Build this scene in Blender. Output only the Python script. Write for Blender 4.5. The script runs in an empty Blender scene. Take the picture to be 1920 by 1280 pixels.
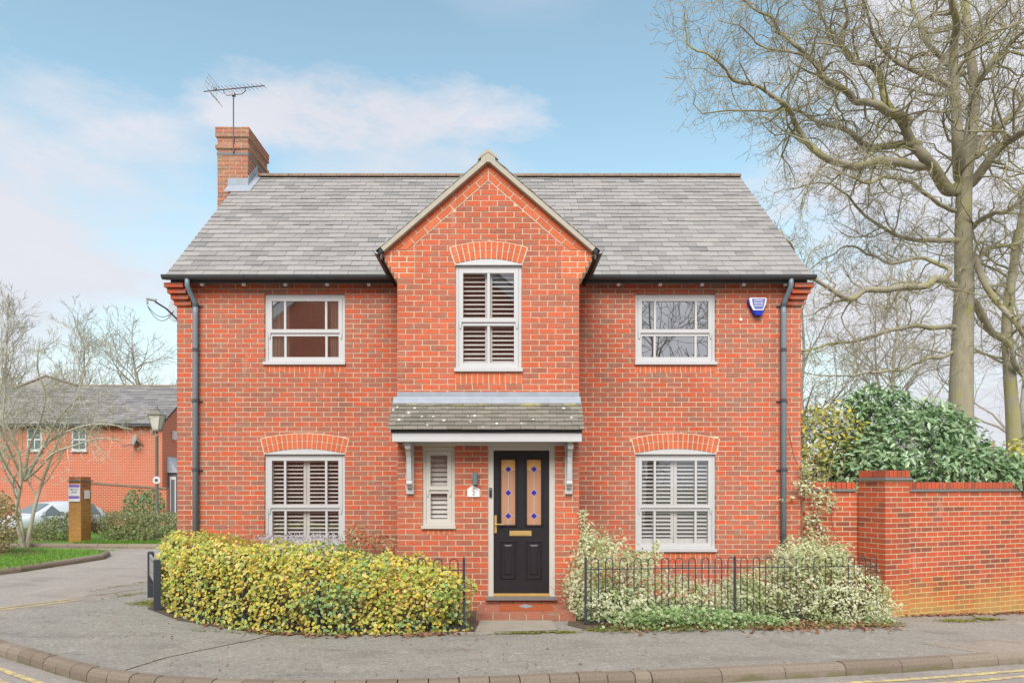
import bpy, bmesh, math, random
import numpy as np
from mathutils import Vector, Matrix, noise as mnoise

random.seed(7)
RNG = np.random.default_rng(7)
SC = bpy.context.scene
COL = SC.collection

# ------------------------------------------------------------------ camera
F, PX, PH, CY, EZ = 1280.0, 940.0, 908.0, -10.45, 1.70
cam = bpy.data.cameras.new('camera')
cam.sensor_width = 36.0
cam.lens = 24.0
cam.shift_x = (960 - PX) / 1920
cam.shift_y = (PH - 640) / 1920
cam.clip_start = 0.05
cam.clip_end = 6000
camo = bpy.data.objects.new('camera', cam)
COL.objects.link(camo)
camo.location = (0, CY, EZ)
camo.rotation_euler = (math.pi / 2, 0, 0)
SC.camera = camo

# ------------------------------------------------------------------ sky, sun, exposure
SUN_AZ, SUN_EL = math.radians(188), math.radians(43)
w = bpy.data.worlds.new('World')
SC.world = w
w.use_nodes = True
nt = w.node_tree
nt.nodes.clear()
L = nt.links.new


def N(t, **kw):
    n = nt.nodes.new(t)
    for k, v in kw.items():
        setattr(n, k, v)
    return n


def mth(op, a, b=None, clamp=False):
    n = N('ShaderNodeMath', operation=op)
    n.use_clamp = clamp
    for i, v in enumerate((a, b)):
        if v is None:
            continue
        if isinstance(v, (int, float)):
            n.inputs[i].default_value = v
        else:
            L(v, n.inputs[i])
    return n.outputs[0]


out = N('ShaderNodeOutputWorld')
bg = N('ShaderNodeBackground')
bg.inputs[1].default_value = 0.10
sky = N('ShaderNodeTexSky', sky_type='NISHITA')
sky.sun_disc = False
sky.sun_elevation = SUN_EL
sky.sun_rotation = SUN_AZ
sky.air_density = 1.0
sky.dust_density = 1.2
sky.ozone_density = 1.2
tc = N('ShaderNodeTexCoord')
sep = N('ShaderNodeSeparateXYZ')
L(tc.outputs['Generated'], sep.inputs[0])
dx, dy, dz = sep.outputs
az = mth('ARCTAN2', dx, dy)
nz1 = N('ShaderNodeTexNoise')
nz1.inputs['Scale'].default_value = 3.4
nz1.inputs['Detail'].default_value = 7
nz1.inputs['Roughness'].default_value = 0.6
mp = N('ShaderNodeMapping')
mp.inputs['Scale'].default_value = (1, 1, 2.6)
L(tc.outputs['Generated'], mp.inputs[0])
L(mp.outputs[0], nz1.inputs['Vector'])
wob = mth('MULTIPLY', mth('SUBTRACT', nz1.outputs[0], 0.5), 3.2)


def blob(a0, e0, wa, we, amt, soft=1.0):
    u = mth('POWER', mth('ABSOLUTE', mth('DIVIDE', mth('SUBTRACT', az, a0), wa)), 2.0)
    v = mth('POWER', mth('ABSOLUTE', mth('DIVIDE', mth('SUBTRACT', dz, e0), we)), 2.0)
    r = mth('SUBTRACT', 1.0, mth('ADD', u, v))
    r = mth('ADD', r, wob)
    r = mth('MULTIPLY', r, soft, clamp=True)
    return mth('MULTIPLY', r, amt)


blobs = [blob(-0.74, 0.25, 0.52, 0.24, 0.97, 1.1), blob(-0.20, 0.472, 0.25, 0.062, 0.95, 1.7), blob(-0.14, 0.42, 0.18, 0.065, 0.8, 1.1),
         blob(0.68, 0.30, 0.36, 0.46, 1.0, 1.3), blob(-0.42, 0.64, 0.34, 0.07, 0.55, 0.5), blob(0.03, 0.60, 0.2, 0.05, 0.30, 0.5)]
# broken high cloud over the rest of the dome
nz2 = N('ShaderNodeTexNoise')
nz2.inputs['Scale'].default_value = 1.7
nz2.inputs['Detail'].default_value = 6
L(mp.outputs[0], nz2.inputs['Vector'])
aside = mth('MULTIPLY', mth('SUBTRACT', mth('ABSOLUTE', az), 0.75), 4.0, clamp=True)
over = mth('MULTIPLY', mth('SUBTRACT', dz, 0.70), 6.0, clamp=True)
rest = mth('MULTIPLY', mth('MAXIMUM', aside, over), mth('MULTIPLY', mth('SUBTRACT', nz2.outputs[0], 0.14), 4.0, clamp=True))
m = rest
for b in blobs:
    m = mth('MAXIMUM', m, b)
hor = mth('SUBTRACT', 1.0, mth('MULTIPLY', mth('ABSOLUTE', dz), 2.5), clamp=True)
m = mth('MAXIMUM', m, mth('MULTIPLY', hor, 0.92))
mix = N('ShaderNodeMix', data_type='RGBA')
L(m, mix.inputs[0])
tint = N('ShaderNodeMix', data_type='RGBA', blend_type='MULTIPLY')
tint.inputs[0].default_value = 1.0
L(sky.outputs[0], tint.inputs[6])
tint.inputs[7].default_value = (2.02, 2.03, 1.57, 1)
L(tint.outputs[2], mix.inputs[6])
shade = N('ShaderNodeMix', data_type='RGBA')
L(mth('MULTIPLY', mth('SUBTRACT', nz1.outputs[0], 0.3), 2.5, clamp=True), shade.inputs[0])
shade.inputs[6].default_value = (4.55, 4.75, 5.2, 1)
shade.inputs[7].default_value = (5.2, 5.2, 5.6, 1)
L(shade.outputs[2], mix.inputs[7])
L(mix.outputs[2], bg.inputs[0])
L(bg.outputs[0], out.inputs[0])

sun = bpy.data.lights.new('sun', 'SUN')
sun.energy = 2.65
sun.angle = math.radians(38)
sun.color = (1.0, 0.965, 0.91)
suno = bpy.data.objects.new('sun', sun)
COL.objects.link(suno)
sd = Vector((math.sin(SUN_AZ) * math.cos(SUN_EL), math.cos(SUN_AZ) * math.cos(SUN_EL), math.sin(SUN_EL)))
suno.rotation_euler = sd.to_track_quat('Z', 'Y').to_euler()
suno.location = (0, -8, 30)

SC.view_settings.view_transform = 'Standard'
SC.view_settings.look = 'None'
SC.view_settings.gamma = 1
SC.view_settings.use_curve_mapping = False
SC.view_settings.exposure = 0.67
SC.render.engine = 'CYCLES'
SC.cycles.max_bounces = 6
SC.cycles.transparent_max_bounces = 8
SC.cycles.caustics_reflective = False
SC.cycles.caustics_refractive = False
SC.cycles.use_denoising = True


# ------------------------------------------------------------------ places
def at(px, py, d):
    """point of the place that lies d metres deep from the viewpoint"""
    return ((px - PX) * d / F, d + CY, EZ + (PH - py) * d / F)


def gz(x):
    return max(-0.7, -0.045 * max(0.0, x - 0.8))


# ------------------------------------------------------------------ materials
def rgb(c):
    return (c[0], c[1], c[2], 1)


class Mat:
    def __init__(s, name):
        s.m = bpy.data.materials.new(name)
        s.m.use_nodes = True
        s.t = s.m.node_tree
        s.b = s.t.nodes['Principled BSDF']
        s.b.inputs['Specular IOR Level'].default_value = 0.35

    def n(s, t, **kw):
        n = s.t.nodes.new(t)
        for k, v in kw.items():
            setattr(n, k, v)
        return n

    def l(s, a, b):
        s.t.links.new(a, b)

    def math(s, op, a, b=None, clamp=False):
        n = s.n('ShaderNodeMath', operation=op)
        n.use_clamp = clamp
        for i, v in enumerate((a, b)):
            if v is None:
                continue
            if isinstance(v, (int, float)):
                n.inputs[i].default_value = v
            else:
                s.l(v, n.inputs[i])
        return n.outputs[0]

    def pos(s, scale=(1, 1, 1)):
        g = s.n('ShaderNodeNewGeometry')
        m = s.n('ShaderNodeMapping')
        m.inputs['Scale'].default_value = scale
        s.l(g.outputs['Position'], m.inputs[0])
        return m.outputs[0]

    def noise(s, vec, scale, detail=4, rough=0.55, w=None):
        n = s.n('ShaderNodeTexNoise')
        if w is not None:
            n.noise_dimensions = '4D'
            s.l(w, n.inputs['W'])
        n.inputs['Scale'].default_value = scale
        n.inputs['Detail'].default_value = detail
        n.inputs['Roughness'].default_value = rough
        s.l(vec, n.inputs['Vector'])
        return n.outputs[0]

    def ramp(s, fac, stops, interp='LINEAR'):
        r = s.n('ShaderNodeValToRGB')
        r.color_ramp.interpolation = interp
        e = r.color_ramp.elements
        while len(e) < len(stops):
            e.new(0.5)
        for k, (p, c) in enumerate(stops):
            e[k].position = p
            e[k].color = rgb(c)
        s.l(fac, r.inputs[0])
        return r.outputs[0]

    def mix(s, fac, a, b, blend='MIX'):
        n = s.n('ShaderNodeMix', data_type='RGBA', blend_type=blend)
        for i, v in ((0, fac), (6, a), (7, b)):
            if isinstance(v, (int, float)):
                n.inputs[i].default_value = v
            elif isinstance(v, tuple):
                n.inputs[i].default_value = rgb(v)
            else:
                s.l(v, n.inputs[i])
        return n.outputs[2]

    def rnd(s):
        a = s.n('ShaderNodeAttribute', attribute_name='rnd')
        o = s.n('ShaderNodeObjectInfo')
        return s.math('FRACT', s.math('ADD', a.outputs['Fac'], o.outputs['Random']))

    def step(s, v, lo, hi):
        n = s.n('ShaderNodeMapRange', interpolation_type='SMOOTHSTEP')
        n.inputs[1].default_value = lo
        n.inputs[2].default_value = hi
        s.l(v, n.inputs[0])
        return n.outputs[0]

    def col(s, c):
        if isinstance(c, tuple):
            s.b.inputs['Base Color'].default_value = rgb(c)
        else:
            s.l(c, s.b.inputs['Base Color'])

    def bump(s, h, strength, dist=0.01):
        b = s.n('ShaderNodeBump')
        b.inputs['Strength'].default_value = strength
        b.inputs['Distance'].default_value = dist
        s.l(h, b.inputs['Height'])
        s.l(b.outputs[0], s.b.inputs['Normal'])

    def set(s, **kw):
        for k, v in kw.items():
            s.b.inputs[k.replace('_', ' ')].default_value = v


M = {}


def plain(key, c, rough=0.5, metal=0.0, var=0.12, scale=6.0, bump=0.0, bscale=60.0):
    a = Mat(key)
    p = a.pos()
    n = a.noise(p, scale, 5)
    a.col(a.mix(n, tuple(x * (1 - var) for x in c), tuple(min(1, x * (1 + var)) for x in c)))
    a.set(Roughness=rough, Metallic=metal)
    if bump:
        a.bump(a.noise(p, bscale, 3), bump, 0.005)
    M[key] = a.m
    return a


def brickmat(key, stops, smudge, amt, stain=None, smz=0.5):
    a = Mat(key)
    r = a.rnd()
    base = a.ramp(r, stops)
    w4 = a.math('MULTIPLY', r, 37.0)
    n1 = a.noise(a.pos((3.2, 3.2, 12)), 2.0, 3, 0.6, w=w4)
    base = a.mix(a.math('MULTIPLY', a.step(n1, smz, smz + 0.17), amt), base, smudge)
    n2 = a.noise(a.pos(), 55, 4, 0.65)
    base = a.mix(0.75, base, a.ramp(n2, [(0.3, (0.55, 0.5, 0.5)), (0.5, (1, 1, 1)), (0.72, (1.0, 1.0, 1.0))]), 'MULTIPLY')
    n3 = a.noise(a.pos((1.0, 1.0, 0.55)), 0.9, 6, 0.65)
    base = a.mix(1.0, base, a.ramp(n3, [(0.32, (0.84, 0.82, 0.8)), (0.5, (1, 1, 1)), (0.7, (1.06, 1.1, 1.12))]), 'MULTIPLY')
    n4 = a.noise(a.pos((2.2, 2.2, 0.5)), 2.0, 5, 0.7)
    base = a.mix(a.math('MULTIPLY', a.step(n4, 0.60, 0.72), 0.3), base, (0.62, 0.42, 0.33))
    if stain:
        for (zc, zw, c, am) in stain:
            g = a.n('ShaderNodeSeparateXYZ')
            a.l(a.pos(), g.inputs[0])
            h = a.math('ADD', g.outputs[2], a.math('MULTIPLY', a.math('SUBTRACT', a.noise(a.pos((1.2, 1.2, .7)), 1.6, 5, 0.65), 0.5), 1.1))
            k = a.math('SUBTRACT', 1.0, a.step(h, zc, zc + zw))
            base = a.mix(a.math('MULTIPLY', k, am), base, c)
    a.col(base)
    a.set(Roughness=0.9)
    a.bump(a.noise(a.pos(), 120, 4, 0.7), 0.5, 0.004)
    M[key] = a.m


RED = [(0.0, (0.64, 0.122, 0.050)), (0.25, (0.595, 0.126, 0.060)), (0.5, (0.55, 0.132, 0.070)), (0.78, (0.475, 0.136, 0.08)), (1.0, (0.365, 0.14, 0.095))]
brickmat('red brick', RED, (0.325, 0.195, 0.148), 0.85, smz=0.46)
brickmat('gable brick', [(0, (0.65, 0.14, 0.062)), (0.35, (0.59, 0.14, 0.07)), (0.7, (0.51, 0.14, 0.078)), (1, (0.40, 0.14, 0.09))], (0.32, 0.195, 0.148), 0.75, smz=0.49)  # house brick made lighter: stronger light on the gable is put into the colour
brickmat('orange brick', [(0, (0.70, 0.18, 0.076)), (1, (0.60, 0.15, 0.066))], (0.52, 0.145, 0.08), 0.4)
ALG = [(-0.12, 0.5, (0.50, 0.30, 0.10), 0.36), (-0.28, 0.3, (0.42, 0.36, 0.14), 0.42)]
brickmat('wall brick', [(0, (0.60, 0.112, 0.046)), (0.5, (0.53, 0.11, 0.052)), (0.8, (0.43, 0.105, 0.056)), (1, (0.28, 0.09, 0.058))], (0.28, 0.12, 0.088), 0.6, stain=ALG, smz=0.56)
brickmat('pier brick', [(0, (0.55, 0.17, 0.06)), (0.6, (0.45, 0.15, 0.07)), (1, (0.3, 0.11, 0.07))], (0.3, 0.2, 0.08), 0.6, stain=[(1.0, 1.0, (0.45, 0.27, 0.06), 0.6)])
brickmat('chimney brick', [(0, (0.50, 0.19, 0.12)), (0.5, (0.42, 0.20, 0.14)), (1, (0.33, 0.19, 0.15))], (0.40, 0.31, 0.18), 0.7, smz=0.46)
brickmat('step brick', [(0, (0.46, 0.16, 0.10)), (1, (0.36, 0.155, 0.105))], (0.36, 0.26, 0.18), 0.7)


def mortar(key, c, stain=None):
    a = Mat(key)
    base = a.mix(a.noise(a.pos(), 9, 5), tuple(x * 0.8 for x in c), tuple(x * 1.12 for x in c))
    if stain:
        g = a.n('ShaderNodeSeparateXYZ')
        a.l(a.pos(), g.inputs[0])
        h = a.math('ADD', g.outputs[2], a.math('MULTIPLY', a.math('SUBTRACT', a.noise(a.pos(), 1.6, 5), 0.5), 1.1))
        base = a.mix(a.math('SUBTRACT', 1.0, a.step(h, stain[0], stain[1])), base, stain[2])
    a.col(base)
    a.set(Roughness=0.95)
    a.bump(a.noise(a.pos(), 150, 3), 0.5, 0.004)
    M[key] = a.m


mortar('mortar', (0.68, 0.545, 0.385))
mortar('pale mortar', (0.72, 0.64, 0.50))
mortar('wall mortar', (0.60, 0.50, 0.33), (-0.1, 0.5, (0.6, 0.50, 0.16)))
mortar('cement', (0.47, 0.445, 0.365))

a = Mat('slate')
r = a.rnd()
b0 = a.ramp(r, [(0, (0.245, 0.24, 0.235)), (0.5, (0.305, 0.297, 0.29)), (0.85, (0.35, 0.338, 0.325)), (1, (0.195, 0.192, 0.195))])
n1 = a.noise(a.pos((0.5, 1.6, 1.6)), 1.4, 5, 0.6)
b0 = a.mix(a.step(n1, 0.42, 0.66), b0, a.mix(0.6, b0, (0.36, 0.34, 0.315)))
b0 = a.mix(0.55, b0, a.ramp(a.noise(a.pos((1, 3, 3)), 26, 4, 0.7), [(0.3, (0.66, 0.66, 0.68)), (0.6, (1, 1, 1))]), 'MULTIPLY')
a.col(b0)
a.set(Roughness=0.62)
a.bump(a.noise(a.pos(), 60, 4), 0.35, 0.004)
M['slate'] = a.m
a = Mat('far slate')
b0 = a.ramp(a.rnd(), [(0, (0.17, 0.165, 0.17)), (0.5, (0.24, 0.235, 0.235)), (0.8, (0.3, 0.29, 0.285)), (1, (0.2, 0.19, 0.2))])
a.col(b0)
a.set(Roughness=0.7)
M['far slate'] = a.m
a = Mat('canopy tile')
b0 = a.ramp(a.rnd(), [(0, (0.18, 0.168, 0.142)), (1, (0.265, 0.248, 0.21))])
b0 = a.mix(0.6, b0, a.ramp(a.noise(a.pos(), 40, 4, 0.7), [(0.3, (0.6, 0.58, 0.55)), (0.6, (1, 1, 1))]), 'MULTIPLY')
sp = a.n('ShaderNodeTexVoronoi')
sp.inputs['Scale'].default_value = 7.0
a.l(a.pos(), sp.inputs['Vector'])
b0 = a.mix(a.math('SUBTRACT', 1.0, a.step(sp.outputs['Distance'], 0.10, 0.16)), b0, (0.68, 0.66, 0.6))
g = a.n('ShaderNodeSeparateXYZ')
a.l(a.pos(), g.inputs[0])
b0 = a.mix(a.math('MULTIPLY', a.step(g.outputs[2], 2.70, 2.77), a.step(a.noise(a.pos(), 5, 3), 0.52, 0.7)), b0, (0.36, 0.33, 0.13))
a.col(b0)
a.set(Roughness=0.85)
M['canopy tile'] = a.m

plain('white paint', (0.55, 0.555, 0.56), 0.4, var=0.05, scale=3)
plain('cream paint', (0.57, 0.55, 0.50), 0.45, var=0.06, scale=3)
plain('lead', (0.32, 0.365, 0.42), 0.6, var=0.25, scale=7, bump=0.2)
plain('gutter black', (0.075, 0.08, 0.088), 0.32, var=0.2)
plain('downpipe grey', (0.19, 0.255, 0.30), 0.35, var=0.15)
plain('dark underlay', (0.05, 0.05, 0.055), 0.9)
plain('ridge tile', (0.24, 0.175, 0.13), 0.85, var=0.55, scale=9)
plain('terracotta', (0.5, 0.17, 0.09), 0.8)
plain('black paint', (0.022, 0.02, 0.024), 0.38, var=0.35, scale=5)
plain('brass', (0.72, 0.5, 0.2), 0.35, metal=0.6)
plain('stone sill', (0.2, 0.195, 0.19), 0.8, var=0.2, scale=20)
plain('lead came', (0.50, 0.5, 0.5), 0.5)
plain('blue glass', (0.055, 0.03, 0.33), 0.2)
plain('rail paint', (0.042, 0.05, 0.07), 0.42, var=0.2)
plain('sign post', (0.05, 0.06, 0.075), 0.5, var=0.2)
plain('board pale', (0.36, 0.34, 0.315), 0.5)
plain('lamp grey', (0.13, 0.2, 0.235), 0.4)
plain('aerial metal', (0.16, 0.16, 0.17), 0.4, metal=0.6)
plain('dish grey', (0.36, 0.42, 0.45), 0.5)
plain('cable black', (0.03, 0.03, 0.035), 0.5)
plain('alarm blue', (0.012, 0.035, 0.42), 0.3)
plain('alarm slate blue', (0.14, 0.18, 0.46), 0.4)
plain('print white', (0.78, 0.78, 0.8), 0.5)
plain('print grey', (0.12, 0.12, 0.13), 0.5)
plain('print gold', (0.62, 0.42, 0.1), 0.5)
plain('sign purple', (0.27, 0.16, 0.52), 0.5)
plain('doormat', (0.40, 0.105, 0.035), 0.95, var=0.3, scale=60, bump=0.6, bscale=300)
plain('room wall', (0.60, 0.50, 0.42), 0.9)
plain('shutter white', (0.80, 0.79, 0.76), 0.45, var=0.03)
plain('curtain', (0.66, 0.62, 0.54), 0.9)
plain('shed sheet', (0.45, 0.47, 0.5), 0.6)
plain('car paint', (0.52, 0.56, 0.62), 0.25, var=0.03)
plain('car glass', (0.12, 0.15, 0.16), 0.08)
plain('tyre', (0.02, 0.02, 0.02), 0.8)
plain('lantern glass', (0.62, 0.60, 0.56), 0.25)
plain('lamp post paint', (0.20, 0.19, 0.17), 0.6, var=0.2)
plain('white render', (0.7, 0.7, 0.7), 0.7)
plain('dark door', (0.1, 0.1, 0.12), 0.5)
plain('slab', (0.33, 0.30, 0.25), 0.9, var=0.25, scale=5, bump=0.4, bscale=120)
plain('soil', (0.11, 0.085, 0.06), 0.95, var=0.6, scale=14, bump=0.8, bscale=40)
plain('iron', (0.06, 0.055, 0.05), 0.7)

# kerb stone
a = Mat('kerb stone')
b0 = a.ramp(a.rnd(), [(0, (0.225, 0.18, 0.14)), (1, (0.30, 0.25, 0.195))])
b0 = a.mix(0.8, b0, a.ramp(a.noise(a.pos(), 90, 4, 0.75), [(0.3, (0.5, 0.48, 0.46)), (0.6, (1.1, 1.1, 1.1))]), 'MULTIPLY')
g = a.n('ShaderNodeSeparateXYZ')
a.l(a.pos(), g.inputs[0])
hh = a.math('ADD', g.outputs[2], a.math('MULTIPLY', a.math('MAXIMUM', a.math('SUBTRACT', g.outputs[0], 0.8), 0.0), 0.045))
hm = a.math('ADD', hh, a.math('MULTIPLY', a.math('SUBTRACT', a.noise(a.pos(), 3, 5), 0.5), 0.22))
b0 = a.mix(a.math('MULTIPLY', a.math('SUBTRACT', 1.0, a.step(hm, -0.125, -0.075)), 0.65), b0, (0.14, 0.14, 0.045))
a.col(b0)
a.set(Roughness=0.9)
a.bump(a.noise(a.pos(), 90, 4, 0.7), 0.6, 0.006)
M['kerb stone'] = a.m

# asphalts
def asphalt(key, c, c2, patch=True, speck=0.45):
    a = Mat(key)
    p = a.pos()
    base = a.mix(a.noise(p, 0.9, 6, 0.6), c, c2)
    base = a.mix(a.math('MULTIPLY', a.step(a.noise(a.pos((0.6, 1.5, 1)), 1.6, 6, 0.68), 0.47, 0.68), 0.5), base, tuple(x * 0.68 for x in c))
    base = a.mix(a.math('MULTIPLY', a.step(a.noise(a.pos((1.4, 0.7, 1)), 2.3, 6, 0.72), 0.52, 0.74), 0.35), base, tuple(min(1, x * 1.35) for x in c2))
    vo = a.n('ShaderNodeTexVoronoi')
    vo.inputs['Scale'].default_value = 48
    a.l(p, vo.inputs['Vector'])
    sv = a.n('ShaderNodeSeparateColor')
    a.l(vo.outputs['Color'], sv.inputs[0])
    base = a.mix(speck, base, a.ramp(sv.outputs[0], [(0, (0.5, 0.5, 0.5)), (0.5, (0.95, 0.95, 0.95)), (0.93, (1.15, 1.13, 1.1)), (1.0, (1.9, 1.85, 1.75))]), 'MULTIPLY')
    v2 = a.n('ShaderNodeTexVoronoi')
    v2.inputs['Scale'].default_value = 5.5
    a.l(p, v2.inputs['Vector'])
    base = a.mix(a.math('MULTIPLY', a.math('SUBTRACT', 1.0, a.step(v2.outputs['Distance'], 0.035, 0.06)), 0.6), base, (0.5, 0.46, 0.4))
    if patch:
        mo = a.noise(p, 2.2, 6, 0.68)
        sx = a.n('ShaderNodeSeparateXYZ')
        a.l(p, sx.inputs[0])
        base = a.mix(a.math('MULTIPLY', a.step(mo, 0.60, 0.68), 0.25), base, (0.17, 0.17, 0.06))
    a.col(base)
    a.set(Roughness=0.88)
    a.bump(vo.outputs['Distance'], 0.6, 0.006)
    M[key] = a.m


asphalt('pavement asphalt', (0.255, 0.243, 0.217), (0.33, 0.315, 0.282))
asphalt('road asphalt', (0.29, 0.265, 0.24), (0.37, 0.34, 0.31), patch=False, speck=0.3)
asphalt('drive asphalt', (0.29, 0.25, 0.215), (0.36, 0.315, 0.265), patch=False, speck=0.3)
a = Mat('yellow line')
a.col(a.mix(a.step(a.noise(a.pos(), 14, 5, 0.7), 0.40, 0.62), (0.66, 0.53, 0.22), (0.34, 0.3, 0.22)))
a.set(Roughness=0.85)
M['yellow line'] = a.m
a = Mat('grass')
a.col(a.ramp(a.noise(a.pos(), 5, 6, 0.7), [(0.3, (0.09, 0.19, 0.025)), (0.6, (0.14, 0.27, 0.035)), (0.8, (0.2, 0.26, 0.06))]))
a.set(Roughness=0.9)
M['grass'] = a.m
a = Mat('moss')
a.col(a.ramp(a.noise(a.pos(), 18, 5, 0.7), [(0.3, (0.12, 0.13, 0.02)), (0.7, (0.26, 0.27, 0.03))]))
a.set(Roughness=0.95)
M['moss'] = a.m
a = Mat('distant ground')
a.col(a.mix(a.noise(a.pos(), 0.2, 4), (0.06, 0.09, 0.03), (0.1, 0.1, 0.05)))
M['distant ground'] = a.m


def bark(key, c1, c2, c3):
    a = Mat(key)
    b0 = a.mix(a.noise(a.pos((2, 2, 0.6)), 3.5, 5, 0.65), c1, c2)
    b0 = a.mix(a.math('MULTIPLY', a.step(a.noise(a.pos(), 1.1, 4), 0.5, 0.62), 0.6), b0, c3)
    a.col(b0)
    a.set(Roughness=0.95)
    a.bump(a.noise(a.pos((6, 6, 1.2)), 6, 4, 0.7), 0.7, 0.03)
    M[key] = a.m


bark('oak bark', (0.22, 0.20, 0.135), (0.47, 0.435, 0.315), (0.33, 0.32, 0.105))
bark('grey bark', (0.34, 0.31, 0.26), (0.48, 0.44, 0.38), (0.38, 0.36, 0.26))
bark('pale bark', (0.42, 0.41, 0.32), (0.58, 0.57, 0.46), (0.45, 0.46, 0.28))
bark('twig brown', (0.13, 0.08, 0.05), (0.2, 0.13, 0.08), (0.16, 0.11, 0.06))


def leafmat(key, centre, edge, lo=0.2, hi=0.6, rough=0.42, trans=0.25, spec=0.4):
    a = Mat(key)
    r = a.rnd()
    at_ = a.n('ShaderNodeAttribute', attribute_name='ctr')
    cc = a.ramp(r, centre)
    ec = a.ramp(r, edge)
    c = a.mix(a.step(at_.outputs['Fac'], lo, hi), ec, cc)
    a.col(c)
    a.set(Roughness=rough)
    a.b.inputs['Specular IOR Level'].default_value = spec
    tr = a.n('ShaderNodeBsdfTranslucent')
    a.l(c, tr.inputs[0])
    mx = a.n('ShaderNodeMixShader')
    mx.inputs[0].default_value = trans
    a.l(a.b.outputs[0], mx.inputs[1])
    a.l(tr.outputs[0], mx.inputs[2])
    a.l(mx.outputs[0], a.t.nodes['Material Output'].inputs[0])
    M[key] = a.m


G = lambda *s: list(s)
leafmat('golden euonymus', G((0, (0.17, 0.34, 0.06)), (0.5, (0.28, 0.46, 0.07)), (0.8, (0.48, 0.55, 0.09)), (1, (0.2, 0.3, 0.1))),
        G((0, (0.36, 0.52, 0.10)), (0.25, (0.62, 0.66, 0.13)), (0.5, (0.88, 0.72, 0.14)), (0.74, (0.95, 0.63, 0.10)), (0.88, (0.92, 0.82, 0.42)), (1, (0.9, 0.56, 0.2))), 0.35, 0.85, trans=.33)
leafmat('green euonymus', G((0, (0.12, 0.30, 0.09)), (1, (0.24, 0.42, 0.15))), G((0, (0.22, 0.43, 0.13)), (0.7, (0.42, 0.56, 0.25)), (1, (0.68, 0.7, 0.34))), 0.3, 0.75, trans=.33)
leafmat('silver euonymus', G((0, (0.16, 0.28, 0.08)), (0.6, (0.28, 0.40, 0.13)), (1, (0.42, 0.50, 0.2))),
        G((0, (0.3, 0.42, 0.14)), (0.25, (0.58, 0.64, 0.32)), (0.5, (0.86, 0.88, 0.6)), (0.85, (0.93, 0.93, 0.77)), (1, (0.85, 0.80, 0.42))), 0.3, 0.8, trans=.36)
leafmat('ivy', G((0, (0.08, 0.2, 0.05)), (1, (0.18, 0.33, 0.1))), G((0, (0.16, 0.32, 0.1)), (0.55, (0.36, 0.48, 0.2)), (1, (0.72, 0.74, 0.48))), 0.3, 0.8)
leafmat('rhododendron', G((0, (0.11, 0.23, 0.10)), (0.6, (0.20, 0.35, 0.16)), (1, (0.31, 0.45, 0.22))), G((0, (0.15, 0.28, 0.13)), (1, (0.32, 0.45, 0.22))), 0.3, 0.9, rough=0.3, trans=0.2, spec=0.8)
leafmat('olive shrub', G((0, (0.17, 0.23, 0.07)), (0.6, (0.32, 0.36, 0.10)), (0.85, (0.55, 0.50, 0.08)), (1, (0.75, 0.55, 0.06))), G((0, (0.22, 0.28, 0.1)), (0.6, (0.38, 0.41, 0.14)), (1, (0.75, 0.6, 0.09))), 0.3, 0.9)
leafmat('yellow shrub', G((0, (0.2, 0.3, 0.08)), (0.5, (0.48, 0.48, 0.08)), (1, (0.75, 0.62, 0.08))), G((0, (0.32, 0.4, 0.1)), (1, (0.82, 0.7, 0.1))), 0.3, 0.9)
leafmat('clipped hedge', G((0, (0.15, 0.21, 0.08)), (0.5, (0.26, 0.3, 0.12)), (1, (0.4, 0.36, 0.2))), G((0, (0.2, 0.27, 0.1)), (1, (0.42, 0.4, 0.22))), 0.3, 0.9)
leafmat('brown hedge', G((0, (0.28, 0.26, 0.10)), (0.5, (0.42, 0.34, 0.15)), (1, (0.52, 0.4, 0.24))), G((0, (0.32, 0.30, 0.12)), (1, (0.55, 0.44, 0.26))), 0.3, 0.9)
leafmat('laurel', G((0, (0.09, 0.2, 0.09)), (1, (0.17, 0.3, 0.14))), G((0, (0.12, 0.24, 0.1)), (1, (0.26, 0.38, 0.18))), 0.3, 0.9)
leafmat('red shoots', G((0, (0.3, 0.12, 0.05)), (0.5, (0.36, 0.2, 0.1)), (0.8, (0.2, 0.22, 0.07)), (1, (0.42, 0.1, 0.05))), G((0, (0.38, 0.16, 0.07)), (1, (0.45, 0.3, 0.18))), 0.3, 0.9)
leafmat('lavender', G((0, (0.42, 0.42, 0.48)), (1, (0.58, 0.57, 0.64))), G((0, (0.5, 0.5, 0.56)), (1, (0.64, 0.63, 0.68))), 0.3, 0.9)
leafmat('dead leaf', G((0, (0.16, 0.07, 0.035)), (0.5, (0.3, 0.11, 0.06)), (0.8, (0.36, 0.2, 0.12)), (1, (0.45, 0.12, 0.06))), G((0, (0.2, 0.09, 0.05)), (0.6, (0.36, 0.19, 0.11)), (1, (0.42, 0.3, 0.17))), 0.3, 0.9, rough=0.8)
leafmat('weed', G((0, (0.13, 0.2, 0.04)), (1, (0.22, 0.3, 0.06))), G((0, (0.16, 0.23, 0.05)), (1, (0.32, 0.34, 0.1))), 0.3, 0.9)

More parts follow.
